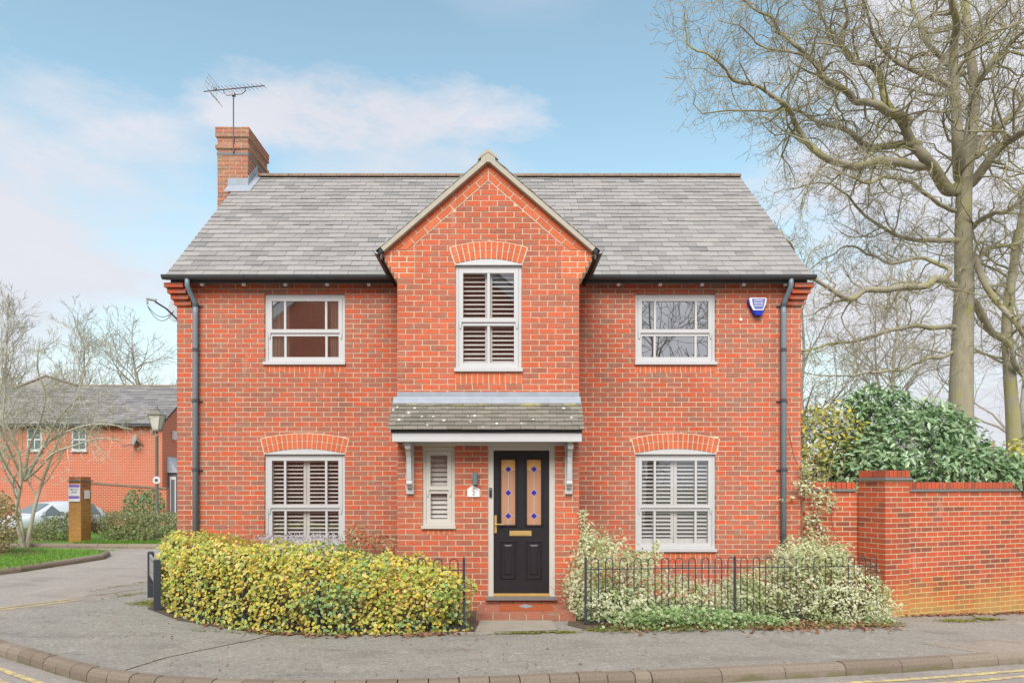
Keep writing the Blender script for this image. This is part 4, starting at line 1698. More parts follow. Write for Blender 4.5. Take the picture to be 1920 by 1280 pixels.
q.box(LX0 - .002, LX1 + .002, dy0 - .002, dy0 + .09, .19, .229)
q.box(LX0 - .002, LX1 + .002, dy0 - .018, dy0 - .003, .192, .212)
q.build('threshold', 'brass', door)
q = MB()
q.box(DRX[0] - .03, DRX[1] + .03, YG - .06, YG + .1, .15, .188)
q.build('door_sill', 'stone sill', house)
q = MB()
q.box(DRX[0] - .2, DRX[1] + .2, YG + .12, YG + .2, 0, 2.4)
q.build('hall_wall', 'room wall', house)

# front step of brick pavers
SY0 = 8.50 + CY
step = MB()
step.box(-.31, .93, SY0 + .008, YG - .006, -.12, .083)
stp = step.build('front_step', 'mortar', house)
for r_ in range(3):
    n = 6
    y0 = SY0 + r_ * .235
    for k in range(n + (r_ % 2)):
        w_ = 1.24 / n
        a_ = -.31 + (k - .5 * (r_ % 2)) * w_
        b_ = min(a_ + w_, .93)
        a_ = max(a_, -.31)
        if b_ - a_ < .05:
            continue
        q = MB()
        y1 = min(y0 + .235, YG - .008)
        q.box(a_ + .004, b_ - .004, y0 + .004, y1 - .004, .03 if r_ else .035, .094 + random.uniform(-.002, .002))
        q.build('paver', 'step brick', stp)
for k in range(6):
    q = MB()
    q.box(-.31 + k * 1.24 / 6 + .004, -.31 + (k + 1) * 1.24 / 6 - .004, SY0, SY0 + .09, -.06, .03)
    q.build('riser_brick', 'step brick', stp)
for k in range(5):
    q = MB()
    q.box(-.22 + k * .19 + .004, -.22 + (k + 1) * .19 - .004, YG - .012, YG + .02, .099, .146)
    q.build('riser_brick', 'step brick', stp)

# porch canopy
CXa, CXb = -1.459, 1.074
cy_t, cz_t, cy_b, cz_b = YG - .008, 2.86, YG - .42, 2.40
can = MB()
can.hexa([(CXa + .03, cy_b + .03, cz_b - .03), (CXb - .03, cy_b + .03, cz_b - .03), (CXb - .03, cy_t, cz_b - .03), (CXa + .03, cy_t, cz_b - .03),
          (CXa + .03, cy_b + .03, cz_b), (CXb - .03, cy_b + .03, cz_b), (CXb - .03, cy_t, cz_t - .03), (CXa + .03, cy_t, cz_t - .03)])
canopy = can.build('porch_canopy', 'dark underlay', house)
up = Vector((0, cy_t - cy_b, cz_t - cz_b))
cl = up.length
up.normalize()
nn = Vector((1, 0, 0)).cross(up)
MT = Matrix(((1, up.x, nn.x, 0), (0, up.y, nn.y, cy_b), (0, up.z, nn.z, cz_b), (0, 0, 0, 1)))
slate_rows(MT, CXa, CXb, cl - .09, .0725, .19, 'tile', 'canopy tile', canopy, 130, lap=1.3, butt=.02, th=.012, slip=.3)
q = MB()
for (v0, v1, h0, h1) in ((cl - .115, cl - .045, .016, .02), (cl - .045, cl + .0, .022, .03)):
    q.hexa([tuple(MT @ Vector(p)) for p in ((CXa + .01, v0, h0 - .008), (CXb - .01, v0, h0 - .008), (CXb - .01, v1, h0 - .008), (CXa + .01, v1, h0 - .008),
                                            (CXa + .01, v0, h0), (CXb - .01, v0, h0), (CXb - .01, v1, h1), (CXa + .01, v1, h1))])
q.box(GL + .0, GR - .0, YG - .016, YG - .008, cz_t - .02, cz_t + .085)
q.build('flashing', 'lead', canopy)
q = MB()
q.box(-1.412, 1.04, YG - .375, YG - .345, 2.255, 2.395)
q.box(-1.412, 1.04, YG - .385, YG - .376, 2.255, 2.29)
q.box(-1.412, -1.382, YG - .344, YG - .01, 2.255, 2.40)
q.box(1.01, 1.04, YG - .344, YG - .01, 2.255, 2.40)
q.build('fascia', 'white paint', canopy)
q = MB()
q.box(-1.381, 1.009, YG - .343, YG - .01, 2.262, 2.274)
q.build('soffit', 'white paint', canopy)
q = MB()
q.box(-1.33, .96, YG - .04, YG - .009, 2.222, 2.261)
q.build('beam', 'cream paint', canopy)
for (b0, b1) in ((-1.275, -1.175), (.855, .955)):
    q = MB()
    prof = [(YG - .012, 2.26), (YG - .30, 2.26), (YG - .30, 2.17), (YG - .25, 2.13), (YG - .20, 2.06), (YG - .17, 1.97), (YG - .155, 1.86), (YG - .14, 1.77), (YG - .12, 1.70), (YG - .10, 1.66), (YG - .06, 1.64), (YG - .012, 1.64)]
    xa, xb = b0 + .02, b1 - .02
    m_ = len(prof)
    for i in range(m_ - 1):
        pass
    q.prism([(xa, p[0], p[1]) for p in prof[::-1]], (xb - xa, 0, 0))
    q.box(b0, b1, YG - .05, YG - .009, 1.575, 2.258)
    q.tube([(xa - .008, YG - .12, 1.72), (xb + .008, YG - .12, 1.72)], .03, 10)
    q.tube([(xa - .008, YG - .27, 2.2), (xb + .008, YG - .27, 2.2)], .035, 10)
    q.build('bracket', 'white paint', canopy)

# ------------------------------------------------------------------ things fixed to the house
ar = thing('television_aerial', (-5.03, 2.6, 8.43), 'thin grey television aerial standing above the brick chimney stack', 'aerial')
q = MB()
q.tube([(-5.05, 2.42, 7.95), (-5.05, 2.42, 9.03)], .013, 6)
q.build('mast', 'aerial metal', ar)
bz = 9.155
bd = Vector((.985, -.12, .02))
bp = lambda t: Vector((-5.05, 2.42, bz)) + bd * t
q = MB()
q.tube([bp(-.60), bp(.62)], .011, 5)
q.build('boom', 'aerial metal', ar)
q = MB()
q.tube([bp(-.20), bp(-.195) + Vector((0, 0, -.06)), bp(-.14) + Vector((0, 0, -.115)), bp(.17) + Vector((0, 0, -.115)), bp(.235) + Vector((0, 0, -.07)), bp(.24)], .009, 5)
q.box(-5.08, -5.02, 2.38, 2.45, bz - .14, bz - .08)
q.build('cradle', 'aerial metal', ar)
q = MB()
for k in range(12):
    p = bp(-.32 + k * .083)
    l_ = Vector((.05, .13, .0)) * (1 - .03 * k)
    q.tube([p - l_, p + l_], .0035, 4)
q.build('director', 'aerial metal', ar)
q = MB()
for s in (-1, 1):
    root = bp(-.47)
    for j in (-2, -1, 0, 1, 2):
        o_ = Vector((.009, .1, 0)) * j
        q.tube([root + o_, root + o_ + Vector((.07 if s > 0 else .13, 0, s * .19))], .0025, 4)
    for t_ in (.35, .7, 1.0):
        c = root + Vector((.07 if s > 0 else .13, 0, s * .19)) * t_
        q.tube([c - Vector((.02, .22, 0)), c + Vector((.02, .22, 0))], .0022, 4)
q.box(bp(-.40).x, bp(-.40).x + .05, 2.45, 2.5, bz, bz + .05)
q.build('reflector', 'aerial metal', ar)

# satellite dish behind the left corner
sdh = thing('satellite_dish', (XL, .25, 4.3), 'grey satellite dish bracketed at the left corner of the main house under its eaves', 'dish')
q = MB()
cd = Vector((-5.06, .42, 4.53))
ax = Vector((-.42, -.86, .28)).normalized()
e1 = ax.cross(Vector((0, 0, 1))).normalized()
e2 = e1.cross(ax)
V, Fs = [tuple(cd)], []
for i in range(1, 5):
    for k in range(20):
        an = 2 * math.pi * k / 20
        r_ = .075 * i
        V.append(tuple(cd + e1 * (r_ * .9 * math.cos(an)) + e2 * (r_ * math.sin(an)) + ax * (r_ * r_ * .75)))
for k in range(20):
    Fs.append((0, 1 + k, 1 + (k + 1) % 20))
    for i in range(3):
        a_ = 1 + i * 20
        Fs.append((a_ + k, a_ + 20 + k, a_ + 20 + (k + 1) % 20, a_ + (k + 1) % 20))
n0 = len(V)
V += [tuple(Vector(p) - ax * .006) for p in V]
Fs += [tuple(i + n0 for i in f[::-1]) for f in Fs]
q.add(V, Fs)
q.build('reflector', 'dish grey', sdh, smooth=True)
q = MB()
q.tube([cd - e2 * .25 + ax * .05, (-5.15, .05, 4.40), (-5.25, -.1, 4.47)], .012, 6)
q.tube([(-4.97, .5, 4.35), (-5.06, .46, 4.45)], .02, 6)
q.build('arm', 'cable black', sdh)
q = MB()
q.tube([(-5.23, -.1, 4.49), (-5.36, -.14, 4.51)], .024, 8)
q.tube([(-5.35, -.14, 4.50), (-5.345, -.14, 4.42)], .016, 6)
q.build('receiver', 'dish grey', sdh)
q = MB()
for sag in (.13, .19):
    q.tube([Vector((-5.345, -.14, 4.42)).lerp(Vector((-5.06, .1, 4.40)), t_) + Vector((0, 0, -sag * 4 * t_ * (1 - t_) - .02)) for t_ in [k / 10 for k in range(11)]], .0045, 4)
q.build('cable', 'cable black', sdh)

# burglar alarm box
al = thing('alarm_box', (3.89, 0, 4.4), 'white and blue burglar alarm box high on the right part of the front wall', 'alarm')
ax0, ax1 = 3.752, 4.035
shape = lambda e, top, bot: [(ax0 + .105 - e, bot), (ax1 - .075 + e * .9, bot), (ax1 - .006 + e, top - .05), (ax1 - .01 + e, top), (ax1 - .04 + e * .5, top + .016), (ax0 + .03 - e * .5, top + .016), (ax0 + .006 - e, top), (ax0 + .002 - e, top - .05)]
q = MB()
q.prism([(p[0], -.07, p[1]) for p in shape(0, 4.515, 4.268)], (0, .062, 0))
body = q.build('backplate', 'alarm blue', al)
q = MB()
q.prism([(ax0 + .075, -.085, 4.345), (ax1 - .06, -.085, 4.345), (ax1 - .018, -.085, 4.44), (ax1 - .003, -.085, 4.522), (ax1 - .03, -.085, 4.535), (ax0 + .035, -.085, 4.535), (ax0 + .012, -.085, 4.522), (ax0 + .03, -.085, 4.43)], (0, .014, 0))
cov = q.build('cover', 'print white', al)
q = MB()
q.prism([(ax0 + .098, -.0875, 4.362), (ax1 - .068, -.0875, 4.362), (ax1 - .05, -.0875, 4.40), (ax1 - .025, -.0875, 4.52), (ax0 + .052, -.0875, 4.52), (ax0 + .066, -.0875, 4.43)], (0, .002, 0))
q.build('label', 'alarm slate blue', al)
q = MB()
q.prism([(ax0 + .105, -.088, 4.27), (ax1 - .075, -.088, 4.27), (ax1 - .06, -.088, 4.335), (ax0 + .092, -.088, 4.335)], (0, .017, 0))
q.build('strobe', 'alarm blue', al)
cxm = (ax0 + ax1) / 2 + .012
text('Sulltech', .042, facing((cxm, -.089, 4.497)), 'print white', al, bold=.0006)
text('Security', .042, facing((cxm, -.089, 4.455)), 'print white', al, bold=.0006)
text('Services', .036, facing((cxm, -.089, 4.415)), 'print white', al, bold=.0006)

wl = thing('wall_lamp', (-.35, YG, 1.78), 'slim blue grey cylinder wall lamp left of the front door', 'wall lamp')
q = MB()
q.box(-.375, -.325, YG - .025, YG - .007, 1.74, 1.82)
q.build('back_plate', 'lamp grey', wl)
q = MB()
q.lathe((-.350, YG - .065, 1.70), [(.03, 0), (.036, .004), (.036, .156), (.03, .16)], 16)
q.build('shade', 'lamp grey', wl, smooth=False)

hn = thing('house_number_plaque', (-.37, YG, 1.6), 'white arched plaque with the number 2 and a gold crest beside the front door', 'house sign')
px0, px1 = -.458, -.292
q = MB()
arcp = [(px1 - .028 - .0, 1.655)] + [(-.375 + .055 * math.cos(t_), 1.655 + .028 * math.sin(t_)) for t_ in [math.pi * k / 8 for k in range(9)]] + [(px0 + .028, 1.655)]
q.prism([(px0, YG - .022, 1.535), (px1, YG - .022, 1.535), (px1, YG - .022, 1.64), ] + [(p[0], YG - .022, p[1]) for p in arcp] + [(px0, YG - .022, 1.64)], (0, .014, 0))
q.build('plate', 'print white', hn)
text('2', .085, facing((-.373, YG - .0235, 1.585)), 'print grey', hn, name='number')
q = MB()
q.prism([(-.39, YG - .024, 1.638), (-.373, YG - .024, 1.628), (-.356, YG - .024, 1.638), (-.362, YG - .024, 1.652), (-.373, YG - .024, 1.660), (-.384, YG - .024, 1.652)], (0, .002, 0))
q.build('crest', 'print gold', hn)

db = thing('doorbell', (-.145, dy0, 1.6), 'small black video doorbell on the cream door frame', 'doorbell')
q = MB()
q.box(-.164, -.126, dy0 - .026, dy0 - .001, 1.535, 1.655)
q.build('body', 'cable black', db)
q = MB()
q.tube([(-.145, dy0 - .026, 1.63), (-.145, dy0 - .031, 1.63)], .014, 10)
q.build('lens', 'lamp grey', db)

mt_ = thing('doormat', (.41, SY0 + .3, .096), 'rust coloured doormat with a pale diamond on the front step', 'doormat')
q = MB()
q.box(-.02, .66, SY0 + .17, SY0 + .60, .0965, .112)
mo = q.build('mat', 'doormat', mt_)
q = MB()
q.add([(.22, SY0 + .42, .1135), (.32, SY0 + .27, .1135), (.42, SY0 + .42, .1135), (.32, SY0 + .57, .1135)], [(0, 1, 2, 3)])
q.build('diamond', 'lead', mt_)
q = MB()
q.tube([(3.66, -.006, 4.22), (3.66, -.02, 4.22)], .022, 10)
q.build('vent_cap', 'print white', house)

# ================================================================== GROUND
Z = lambda off: (lambda x, y: gz(x) + off)
D = lambda x, d: (x, d + CY)
sheet('ground', [(-900, -900), (900, -900), (900, 2500), (-900, 2500)], lambda x, y: -1.6, 'distant ground', cut=())
sheet('road', [(-60, -40), (60, -40), (60, 40), (-60, 40)], Z(-.115), 'road asphalt', cut=(0.8, 16.3))

KL = [D(-6.35, 8.55), D(-6.1, 8.1), D(-5.57, 7.56), D(-4.58, 6.90), D(-3.71, 6.36), D(-2.83, 6.05), D(-1.57, 5.93), D(-.47, 6.02), D(.48, 6.15), D(1.48, 6.39), D(2.71, 6.80), D(4.3, 7.32), D(6.1, 8.0), D(9, 9.05), D(14, 10.8), D(26, 15.0)]
KS = catmull([(p[0], p[1], 0) for p in KL], 8)
KS = [(p.x, p.y) for p in KS]
PB = [D(-6.5, 8.9), D(-6.58, 9.26), D(-6.5, 9.5), D(-6.25, 9.75), D(-5.98, 9.94), D(-5.95, 10.6), D(-5.86, 11.33), D(-5.2, 11.9), D(-5.0, 13.5), D(-5.0, 30), (26, 30)]
sheet('pavement', KS[::-1] + [tuple(p) for p in PB][0:0] + [], Z(0), 'pavement asphalt') if False else None
pav = KS + [(26, 30), D(-5.0, 40), D(-5.0, 13.5), D(-5.25, 11.95), D(-5.8, 11.4), D(-5.93, 10.6), D(-5.98, 9.98), D(-6.25, 9.75), D(-6.5, 9.5), D(-6.6, 9.2), D(-6.5, 8.85)]
sheet('pavement', pav, Z(0), 'pavement asphalt', cut=(0.8, 16.3))
# sloping edge of the pavement to the side road
isl = [D(-6.72, 11.0), D(-6.9, 11.35), D(-6.98, 11.8), D(-6.7, 12.75), D(-6.3, 13.2), D(-5.3, 13.6), D(-5.3, 12.6), D(-6.2, 11.9)]
sheet('pavement', isl, Z(-.107), 'pavement asphalt', cut=())
sheet('driveway', [D(-7.0, 9.2), D(-6.2, 9.6), D(-5.7, 9.9), D(-5.6, 11.5), D(-5.0, 12.2), D(-5.1, 13.0), D(-6.3, 12.4), D(-6.8, 11.2), D(-7.4, 10.0)], Z(-.111), 'drive asphalt', cut=())

# kerb stones
kerb = thing('kerb', (0, -4, 0), None, None, kind='structure')


def kerb_run(line, step, parent, w_=.125, h=.125, back_left=True, mat='kerb stone', name='kerb_stone', top=.004):
    P = resample(line, step)
    for i in range(len(P) - 1):
        a_, b_ = P[i], P[i + 1]
        t = (b_ - a_).normalized()
        ga = .005
        a2, b2 = a_ + t * ga, b_ - t * ga
        def nrm(j):
            tt = (P[min(j + 1, len(P) - 1)] - P[max(j - 1, 0)]).normalized()
            return Vector((tt.y, -tt.x))
        na, nb = nrm(i), nrm(i + 1)
        ju = random.uniform(-.004, .004)
        V = []
        prof = [(-.0, -.2), (-.0, top + ju), (w_ * .62, top + ju), (w_ * .86, top - .016 + ju), (w_, top - .05 + ju), (w_ + .01, -.2)]
        for (pp, nn_) in ((a2, na), (b2, nb)):
            for (o_, zz) in prof:
                q = pp + nn_ * o_
                V.append((q.x, q.y, gz(q.x) + zz))
        m_ = len(prof)
        Fs = [(k, k + 1, m_ + k + 1, m_ + k) for k in range(m_ - 1)] + [tuple(range(m_ - 1, -1, -1)), tuple(range(m_, 2 * m_))]
        q = MB()
        q.add(V, Fs)
        q.build(name, mat, parent)


iL = min(range(len(KS)), key=lambda i: abs(KS[i][0] - 1.4))
kerb_run(KS[:iL + 1], .265, kerb)
iR = min(range(len(KS)), key=lambda i: abs(KS[i][0] - 10.5))
kerb_run(KS[iL:iR], .74, kerb)
# double yellow lines along both roads
for o_ in (.32, .50):
    ribbon('road_marking', KS[4:], o_, o_ + .065, Z(-.110), 'yellow line')
SR = [D(-9.5, 8.55), D(-8.0, 9.35), D(-7.2, 10.1), D(-6.75, 10.75)]
SRs = [(p.x, p.y) for p in catmull([(p[0], p[1], 0) for p in SR], 6)]
for o_ in (-.10, .10):
    ribbon('road_marking', SRs, o_, o_ + .065, Z(-.106), 'yellow line')
# repaired strip and old joint in the pavement
sheet('pavement_patch', [(5.0, -2.35), (6.6, -1.8), (7.0, -2.2), (5.5, -2.75)], Z(.003), 'drive asphalt', cut=())
q = MB()
jp = [Vector((-2.55, -2.66)), Vector((-2.75, -3.0)), Vector((-3.05, -3.4)), Vector((-3.3, -3.75)), Vector((-3.45, -4.2))]
for i in range(len(jp) - 1):
    a_, b_ = jp[i], jp[i + 1]
    q.add([(a_.x - .01, a_.y, .0035), (a_.x + .012, a_.y, .0035), (b_.x + .012, b_.y, .0035), (b_.x - .01, b_.y, .0035)], [(0, 3, 2, 1)])
q.build('pavement_joint', 'soil', None, kind='structure')

# drain grate in the gutter of the road
dg = thing('drain_grate', (2.15, -4.18, -.11), 'rusty iron drain grate in the gutter by the kerb', 'drain')
q = MB()
x0, y0 = 1.95, -4.42
zz = gz(2.15) - .109
q.box(x0, x0 + .4, y0, y0 + .03, zz, zz + .012)
q.box(x0, x0 + .4, y0 + .25, y0 + .28, zz, zz + .012)
q.box(x0, x0 + .03, y0 + .03, y0 + .25, zz, zz + .012)
q.box(x0 + .37, x0 + .4, y0 + .03, y0 + .25, zz, zz + .012)
q.build('frame', 'iron', dg)
for k in range(7):
    q = MB()
    q.box(x0 + .045 + k * .046, x0 + .068 + k * .046, y0 + .03, y0 + .25, zz, zz + .011)
    q.build('bar', 'iron', dg)

# garden soil on both sides of the path, path slab
HF = [(-.38, 8.26), (-.75, 8.14), (-1.1, 8.08), (-2.05, 8.05), (-2.95, 8.35), (-3.75, 8.85), (-4.42, 9.65), (-4.72, 10.4), (-4.80, 11.2)]
HL = [(p.x, p.y) for p in catmull([(x, d + CY, 0) for x, d in HF], 8)]
soilL = [D(-.25, 7.92), D(-2.05, 7.66), D(-3.1, 7.98), D(-4.05, 8.55), D(-4.85, 9.35), D(-5.15, 10.2), D(-5.2, 11.3), D(-4.97, 11.3), (XL - .02, -.02), (GL, -.02), (GL, YG - .02), D(-.33, 9.19)]
sheet('garden_soil', soilL, Z(.006), 'soil', cut=())
FS, FE = Vector((1.025, -2.15)), Vector((5.30, -.84))
soilR = [D(.93, 9.19), D(.80, 8.25), D(1.05, 7.98), D(2.4, 8.42), D(4.0, 8.93), D(5.52, 9.62), (5.36, -.14), (XR, -.02), (GR, -.02), (GR, YG - .02)]
sheet('garden_soil', soilR, Z(.006), 'soil', cut=(0.8,))
sheet('path', [D(-.26, 8.49), D(.62, 8.49), D(.66, 7.88), D(.2, 7.80), D(-.30, 7.84)], Z(.016), 'slab', cut=())
ed = MB()
for (x0, x1, d0, d1) in ((-.9, -.3, 7.78, 7.79), (-.3, .3, 7.79, 7.82), (.3, .9, 7.82, 7.93)):
    ed.hexa([(x0, d0 + CY - .02, -.05), (x1 - .01, d1 + CY - .02, -.05), (x1 - .01, d1 + CY + .03, -.05), (x0, d0 + CY + .03, -.05),
             (x0, d0 + CY - .02, .016), (x1 - .01, d1 + CY - .02, .016), (x1 - .01, d1 + CY + .03, .016), (x0, d0 + CY + .03, .016)])
ed.build('path_edging', 'slab', None, kind='structure')

# grass verge across the side road and the ground behind the far kerb
gl = [D(-10.2, 13.7), D(-9.95, 15.3), D(-9.78, 16.4), D(-10.0, 17.2), D(-10.8, 18.0), D(-12.5, 18.5), D(-40, 19), D(-40, 10.5), D(-11.2, 11.2)]
sheet('grass_verge', gl, Z(.0), 'grass', cut=())
gk = [D(-11.2, 11.2), D(-10.2, 13.7), D(-9.95, 15.3), D(-9.78, 16.4), D(-10.0, 17.2), D(-10.8, 18.0), D(-12.5, 18.5), D(-20, 18.8)]
gks = [(p.x, p.y) for p in catmull([(p[0], p[1], 0) for p in gk], 4)]
k2 = thing('kerb', (-10, 6, 0), None, None, kind='structure')
kerb_run(gks[:24], .8, k2, w_=.14, mat='kerb stone')
fk = [D(-40, 20.2), D(-16, 20.0), D(-13, 19.75), D(-9.5, 19.45), D(-5, 19.4), D(-2, 19.4)]
fl = lambda x, y: 0.0 if y < 11.2 else max(-.45, -.09 * (y - 11.2))
sheet('lawn', [*fk, D(-2, 60), D(-40, 60)], lambda x, y: fl(x, y), 'grass', cut=())
k3 = thing('kerb', (-12, 9, 0), None, None, kind='structure')
kerb_run(fk[1:], .9, k3, w_=.15, mat='kerb stone')
far_road = [D(-40, 19.0)]

# blades of grass near the lamp post and on the verge
def blades(n, region, zf, hmin, hmax, name='grass', mat='grass'):
    V = np.zeros((n, 3, 3))
    for i in range(n):
        x, y = region()
        h = random.uniform(hmin, hmax)
        a_ = random.uniform(0, math.pi)
        w_ = h * .12
        z = zf(x, y)
        lx, ly = random.gauss(0, h * .35), random.gauss(0, h * .35)
        V[i] = ((x - w_ * math.cos(a_), y - w_ * math.sin(a_), z), (x + w_ * math.cos(a_), y + w_ * math.sin(a_), z), (x + lx, y + ly, z + h))
    np_mesh(name, V.reshape(-1, 3), np.arange(n * 3).reshape(n, 3), mat, None, None, 'stuff')


blades(9000, lambda: (random.uniform(-14, -9.9) , random.uniform(2.6, 7.2)), lambda x, y: 0, .03, .07)
blades(4000, lambda: (random.uniform(-12.4, -9.2), random.uniform(9.25, 9.95)), lambda x, y: 0, .03, .08)

# ================================================================== GARDEN WALL
th = math.radians(19.5)
W0 = Vector((5.54, -.60, 0))
wu = Vector((math.cos(th), math.sin(th), 0))
wn = Vector((math.sin(th), -math.cos(th), 0))
gw_ = thing('garden_wall', (5.75, -.35, -.25), 'red brick garden wall with a square pier and brick on edge coping right of the house', 'garden wall')
JT = 0.0145
FP = frame(W0, wu, wn)
FPl = frame(W0 - wn * .47, wn, -wu)         # left face of the pier, u from back to front
FW = frame(W0 - wn * .06, wu, wn)
core = MB()
PW = .47


def fbox(mb, fr, u0, u1, y0, y1, z0, z1):
    mb.hexa([tuple(fr @ Vector(p)) for p in ((u0, y0, z0), (u1, y0, z0), (u1, y1, z0), (u0, y1, z0), (u0, y0, z1), (u1, y0, z1), (u1, y1, z1), (u0, y1, z1))])


fbox(core, FP, .002, PW - .002, .002, PW - .002, -.7, 1.76)
fbox(core, FW, PW - .01, 14.0, .0005, .21, -1.0, 1.60)
core.box(4.594, 5.41, -.119, .09, -.6, 1.60)
core.build('wall_core', 'wall mortar', gw_)
FR = frame((0, -.12, 0), (1, 0, 0), (0, -1, 0))
pw = brick_field(PW + .002, 14.0, -.275 - .3, 1.60, phase=PW + .08, par=1)
pf = brick_field(0, PW, -.275, 1.765, phase=0.0)
pl_ = brick_field(0, .462, -.275, 1.765, phase=.12)
pr_ = brick_field(4.594, 5.40, -.275, 1.60, phase=4.6)
pw.sort(key=lambda p: (0 if p[0][0] < 2.45 and p[0][1] > -.31 else 1))
emit(pf, FP, .05, 'brick', 'wall brick', gw_, len(pf), proud=.002, jig=.001)
emit(pw, FW, .08, 'brick', 'wall brick', gw_, 300 - len(pf), proud=.002, jig=.001)
emit(pl_, FPl, .05, 'brick', 'wall brick', gw_, 0, proud=.002, jig=.001)
emit(pr_, FR, .08, 'brick', 'wall brick', gw_, 0, proud=.002, jig=.001)
JT = 0.012
# tile creasing and brick on edge coping
q = MB()
fbox(q, FP, -.035, PW + .035, -.035, PW + .035, 1.765, 1.788)
fbox(q, FP, -.02, PW + .02, -.02, PW + .02, 1.788, 1.803)
fbox(q, FW, PW + .04, 14.0, -.03, .25, 1.60, 1.618)
fbox(q, FW, PW + .04, 14.0, -.018, .235, 1.618, 1.632)
q.box(4.60, 5.36, -.15, .13, 1.60, 1.618)
q.box(4.60, 5.36, -.138, .115, 1.618, 1.632)
q.build('tile_creasing', 'stone sill', gw_)
u = PW + .06
k = 0
while u < 3.2:
    q = MB()
    fbox(q, FW, u + .004, u + .071, .0, .215, 1.636, 1.735 + random.uniform(-.003, .003))
    q.build('coping_brick', 'wall brick', gw_)
    u += .0765
q = MB()
while u < 14:
    fbox(q, FW, u + .004, u + .071, .0, .215, 1.636, 1.735)
    u += .0765
fbox(q, FW, PW + .06, 14, .006, .21, 1.633, 1.725)
q.build('coping_brick', 'wall brick', gw_, kind='stuff')
x = 4.61
while x < 5.36:
    q = MB()
    q.box(x + .004, x + .071, -.12, .095, 1.636, 1.735)
    q.build('coping_brick', 'wall brick', gw_)
    x += .0765
for k in range(6):
    q = MB()
    w_ = PW / 6
    fbox(q, FP, k * w_ + .004, (k + 1) * w_ - .004, 0, .22, 1.806, 1.905)
    q.build('coping_brick', 'wall brick', gw_)
    if k % 2 == 0:
        q = MB()
        fbox(q, FP, (k // 2) * PW / 3 + .004, (k // 2 + 1) * PW / 3 - .004, .24, .46, 1.806, 1.905)
        q.build('coping_brick', 'wall brick', gw_)

# ================================================================== RAILINGS
def railing(root, P0, P1, zt0, zt1, n, posts, post_h=.0, zb=.03):
    """bow topped railing between two points; n hoops"""
    d = (P1 - P0)
    ln = d.length
    t = d / ln
    pt = lambda s, z: (P0.x + t.x * s, P0.y + t.y * s, z)
    ztop = lambda s: zt0 + (zt1 - zt0) * s / ln
    gnd = lambda s: gz(P0.x + t.x * s)
    sp = ln / n
    for k in range(n):
        c = (k + .62) * sp
        if any(abs(c - p) < sp * .36 for p in posts):
            pass
        w_ = sp * .255
        zt = ztop(c) - w_
        arc = [(c + w_ * math.cos(a_), zt + w_ * math.sin(a_)) for a_ in [math.pi * j / 8 for j in range(9)]]
        pts = [(c + w_, gnd(c) + zb)] + arc + [(c - w_, gnd(c) + zb)]
        q = MB()
        q.tube([pt(a_, b_) for a_, b_ in pts], .0068, 5)
        q.build('hoop', 'rail paint', root)
    q = MB()
    q.tube([pt(0, ztop(0) - .135), pt(ln, ztop(ln) - .135)], .008, 4)
    q.build('top_rail', 'rail paint', root)
    q = MB()
    q.tube([pt(0, gnd(0) + zb + .015), pt(ln, gnd(ln) + zb + .015)], .012, 4)
    q.build('bottom_rail', 'rail paint', root)
    for s in posts:
        x, y, _ = pt(s, 0)
        q = MB()
        q.box(x - .014, x + .014, y - .014, y + .014, gz(x) - .1, ztop(s) + .01)
        q.add([(x - .014, y - .014, ztop(s) + .01), (x + .014, y - .014, ztop(s) + .01), (x + .014, y + .014, ztop(s) + .01), (x - .014, y + .014, ztop(s) + .01), (x, y, ztop(s) + .03)],
              [(0, 1, 4), (1, 2, 4), (2, 3, 4), (3, 0, 4)])
        q.build('post', 'rail paint', root)


rr = thing('bow_top_railing', (3.1, -1.5, 0), 'low bow topped metal railing in front of the silver variegated shrubs right of the path', 'railing')
ln = (FE - FS).length
railing(rr, FS, FE, .805, .690, 23, [0.0, ln * .474])
rl = thing('bow_top_railing', (-2.5, -2.3, 0), 'low bow topped metal railing half swallowed by the golden hedge left of the path', 'railing')
PL = [Vector((-.435, -2.52)), Vector((-2.1, -2.62)), Vector((-3.05, -2.34)), Vector((-3.9, -1.82)), Vector((-4.62, -.95)), Vector((-4.92, -.2))]
for i in range(len(PL) - 1):
    seg = (PL[i + 1] - PL[i]).length
    railing(rl, PL[i], PL[i + 1], .84 + .02 * i, .86 + .02 * i, max(3, int(seg / .185)), [0.0] + ([seg] if i == len(PL) - 2 else []))

# ================================================================== STREET NAME SIGN
sg = thing('street_name_sign', (-4.98, -.7, 0), 'street name board seen edge on between two dark posts at the hedge end', 'street sign')
A_, B_ = Vector((-4.65, 9.22 + CY, 0)), Vector((-5.30, 10.32 + CY, 0))
dv = (B_ - A_).normalized()
nv = Vector((-dv.y, dv.x, 0))
fr = Matrix(((dv.x, nv.x, 0, A_.x), (dv.y, nv.y, 0, A_.y), (0, 0, 1, 0), (0, 0, 0, 1)))
for s in (0, (B_ - A_).length):
    q = MB()
    fbox(q, fr, s - .043, s + .043, -.043, .043, -.1, .68)
    q.hexa([tuple(fr @ Vector(p)) for p in ((s - .043, -.043, .68), (s + .043, -.043, .68), (s + .043, .043, .68), (s - .043, .043, .68), (s - .03, -.03, .69), (s + .03, -.03, .69), (s + .03, .03, .69), (s - .03, .03, .69))])
    q.build('post', 'sign post', sg)
q = MB()
fbox(q, fr, .045, (B_ - A_).length - .045, .0, .02, .34, .655)
q.build('board', 'board pale', sg)
q = MB()
fbox(q, fr, .045, (B_ - A_).length - .045, -.012, -.001, .36, .40)
fbox(q, fr, .045, (B_ - A_).length - .045, -.012, -.001, .60, .64)
q.build('batten', 'sign post', sg)

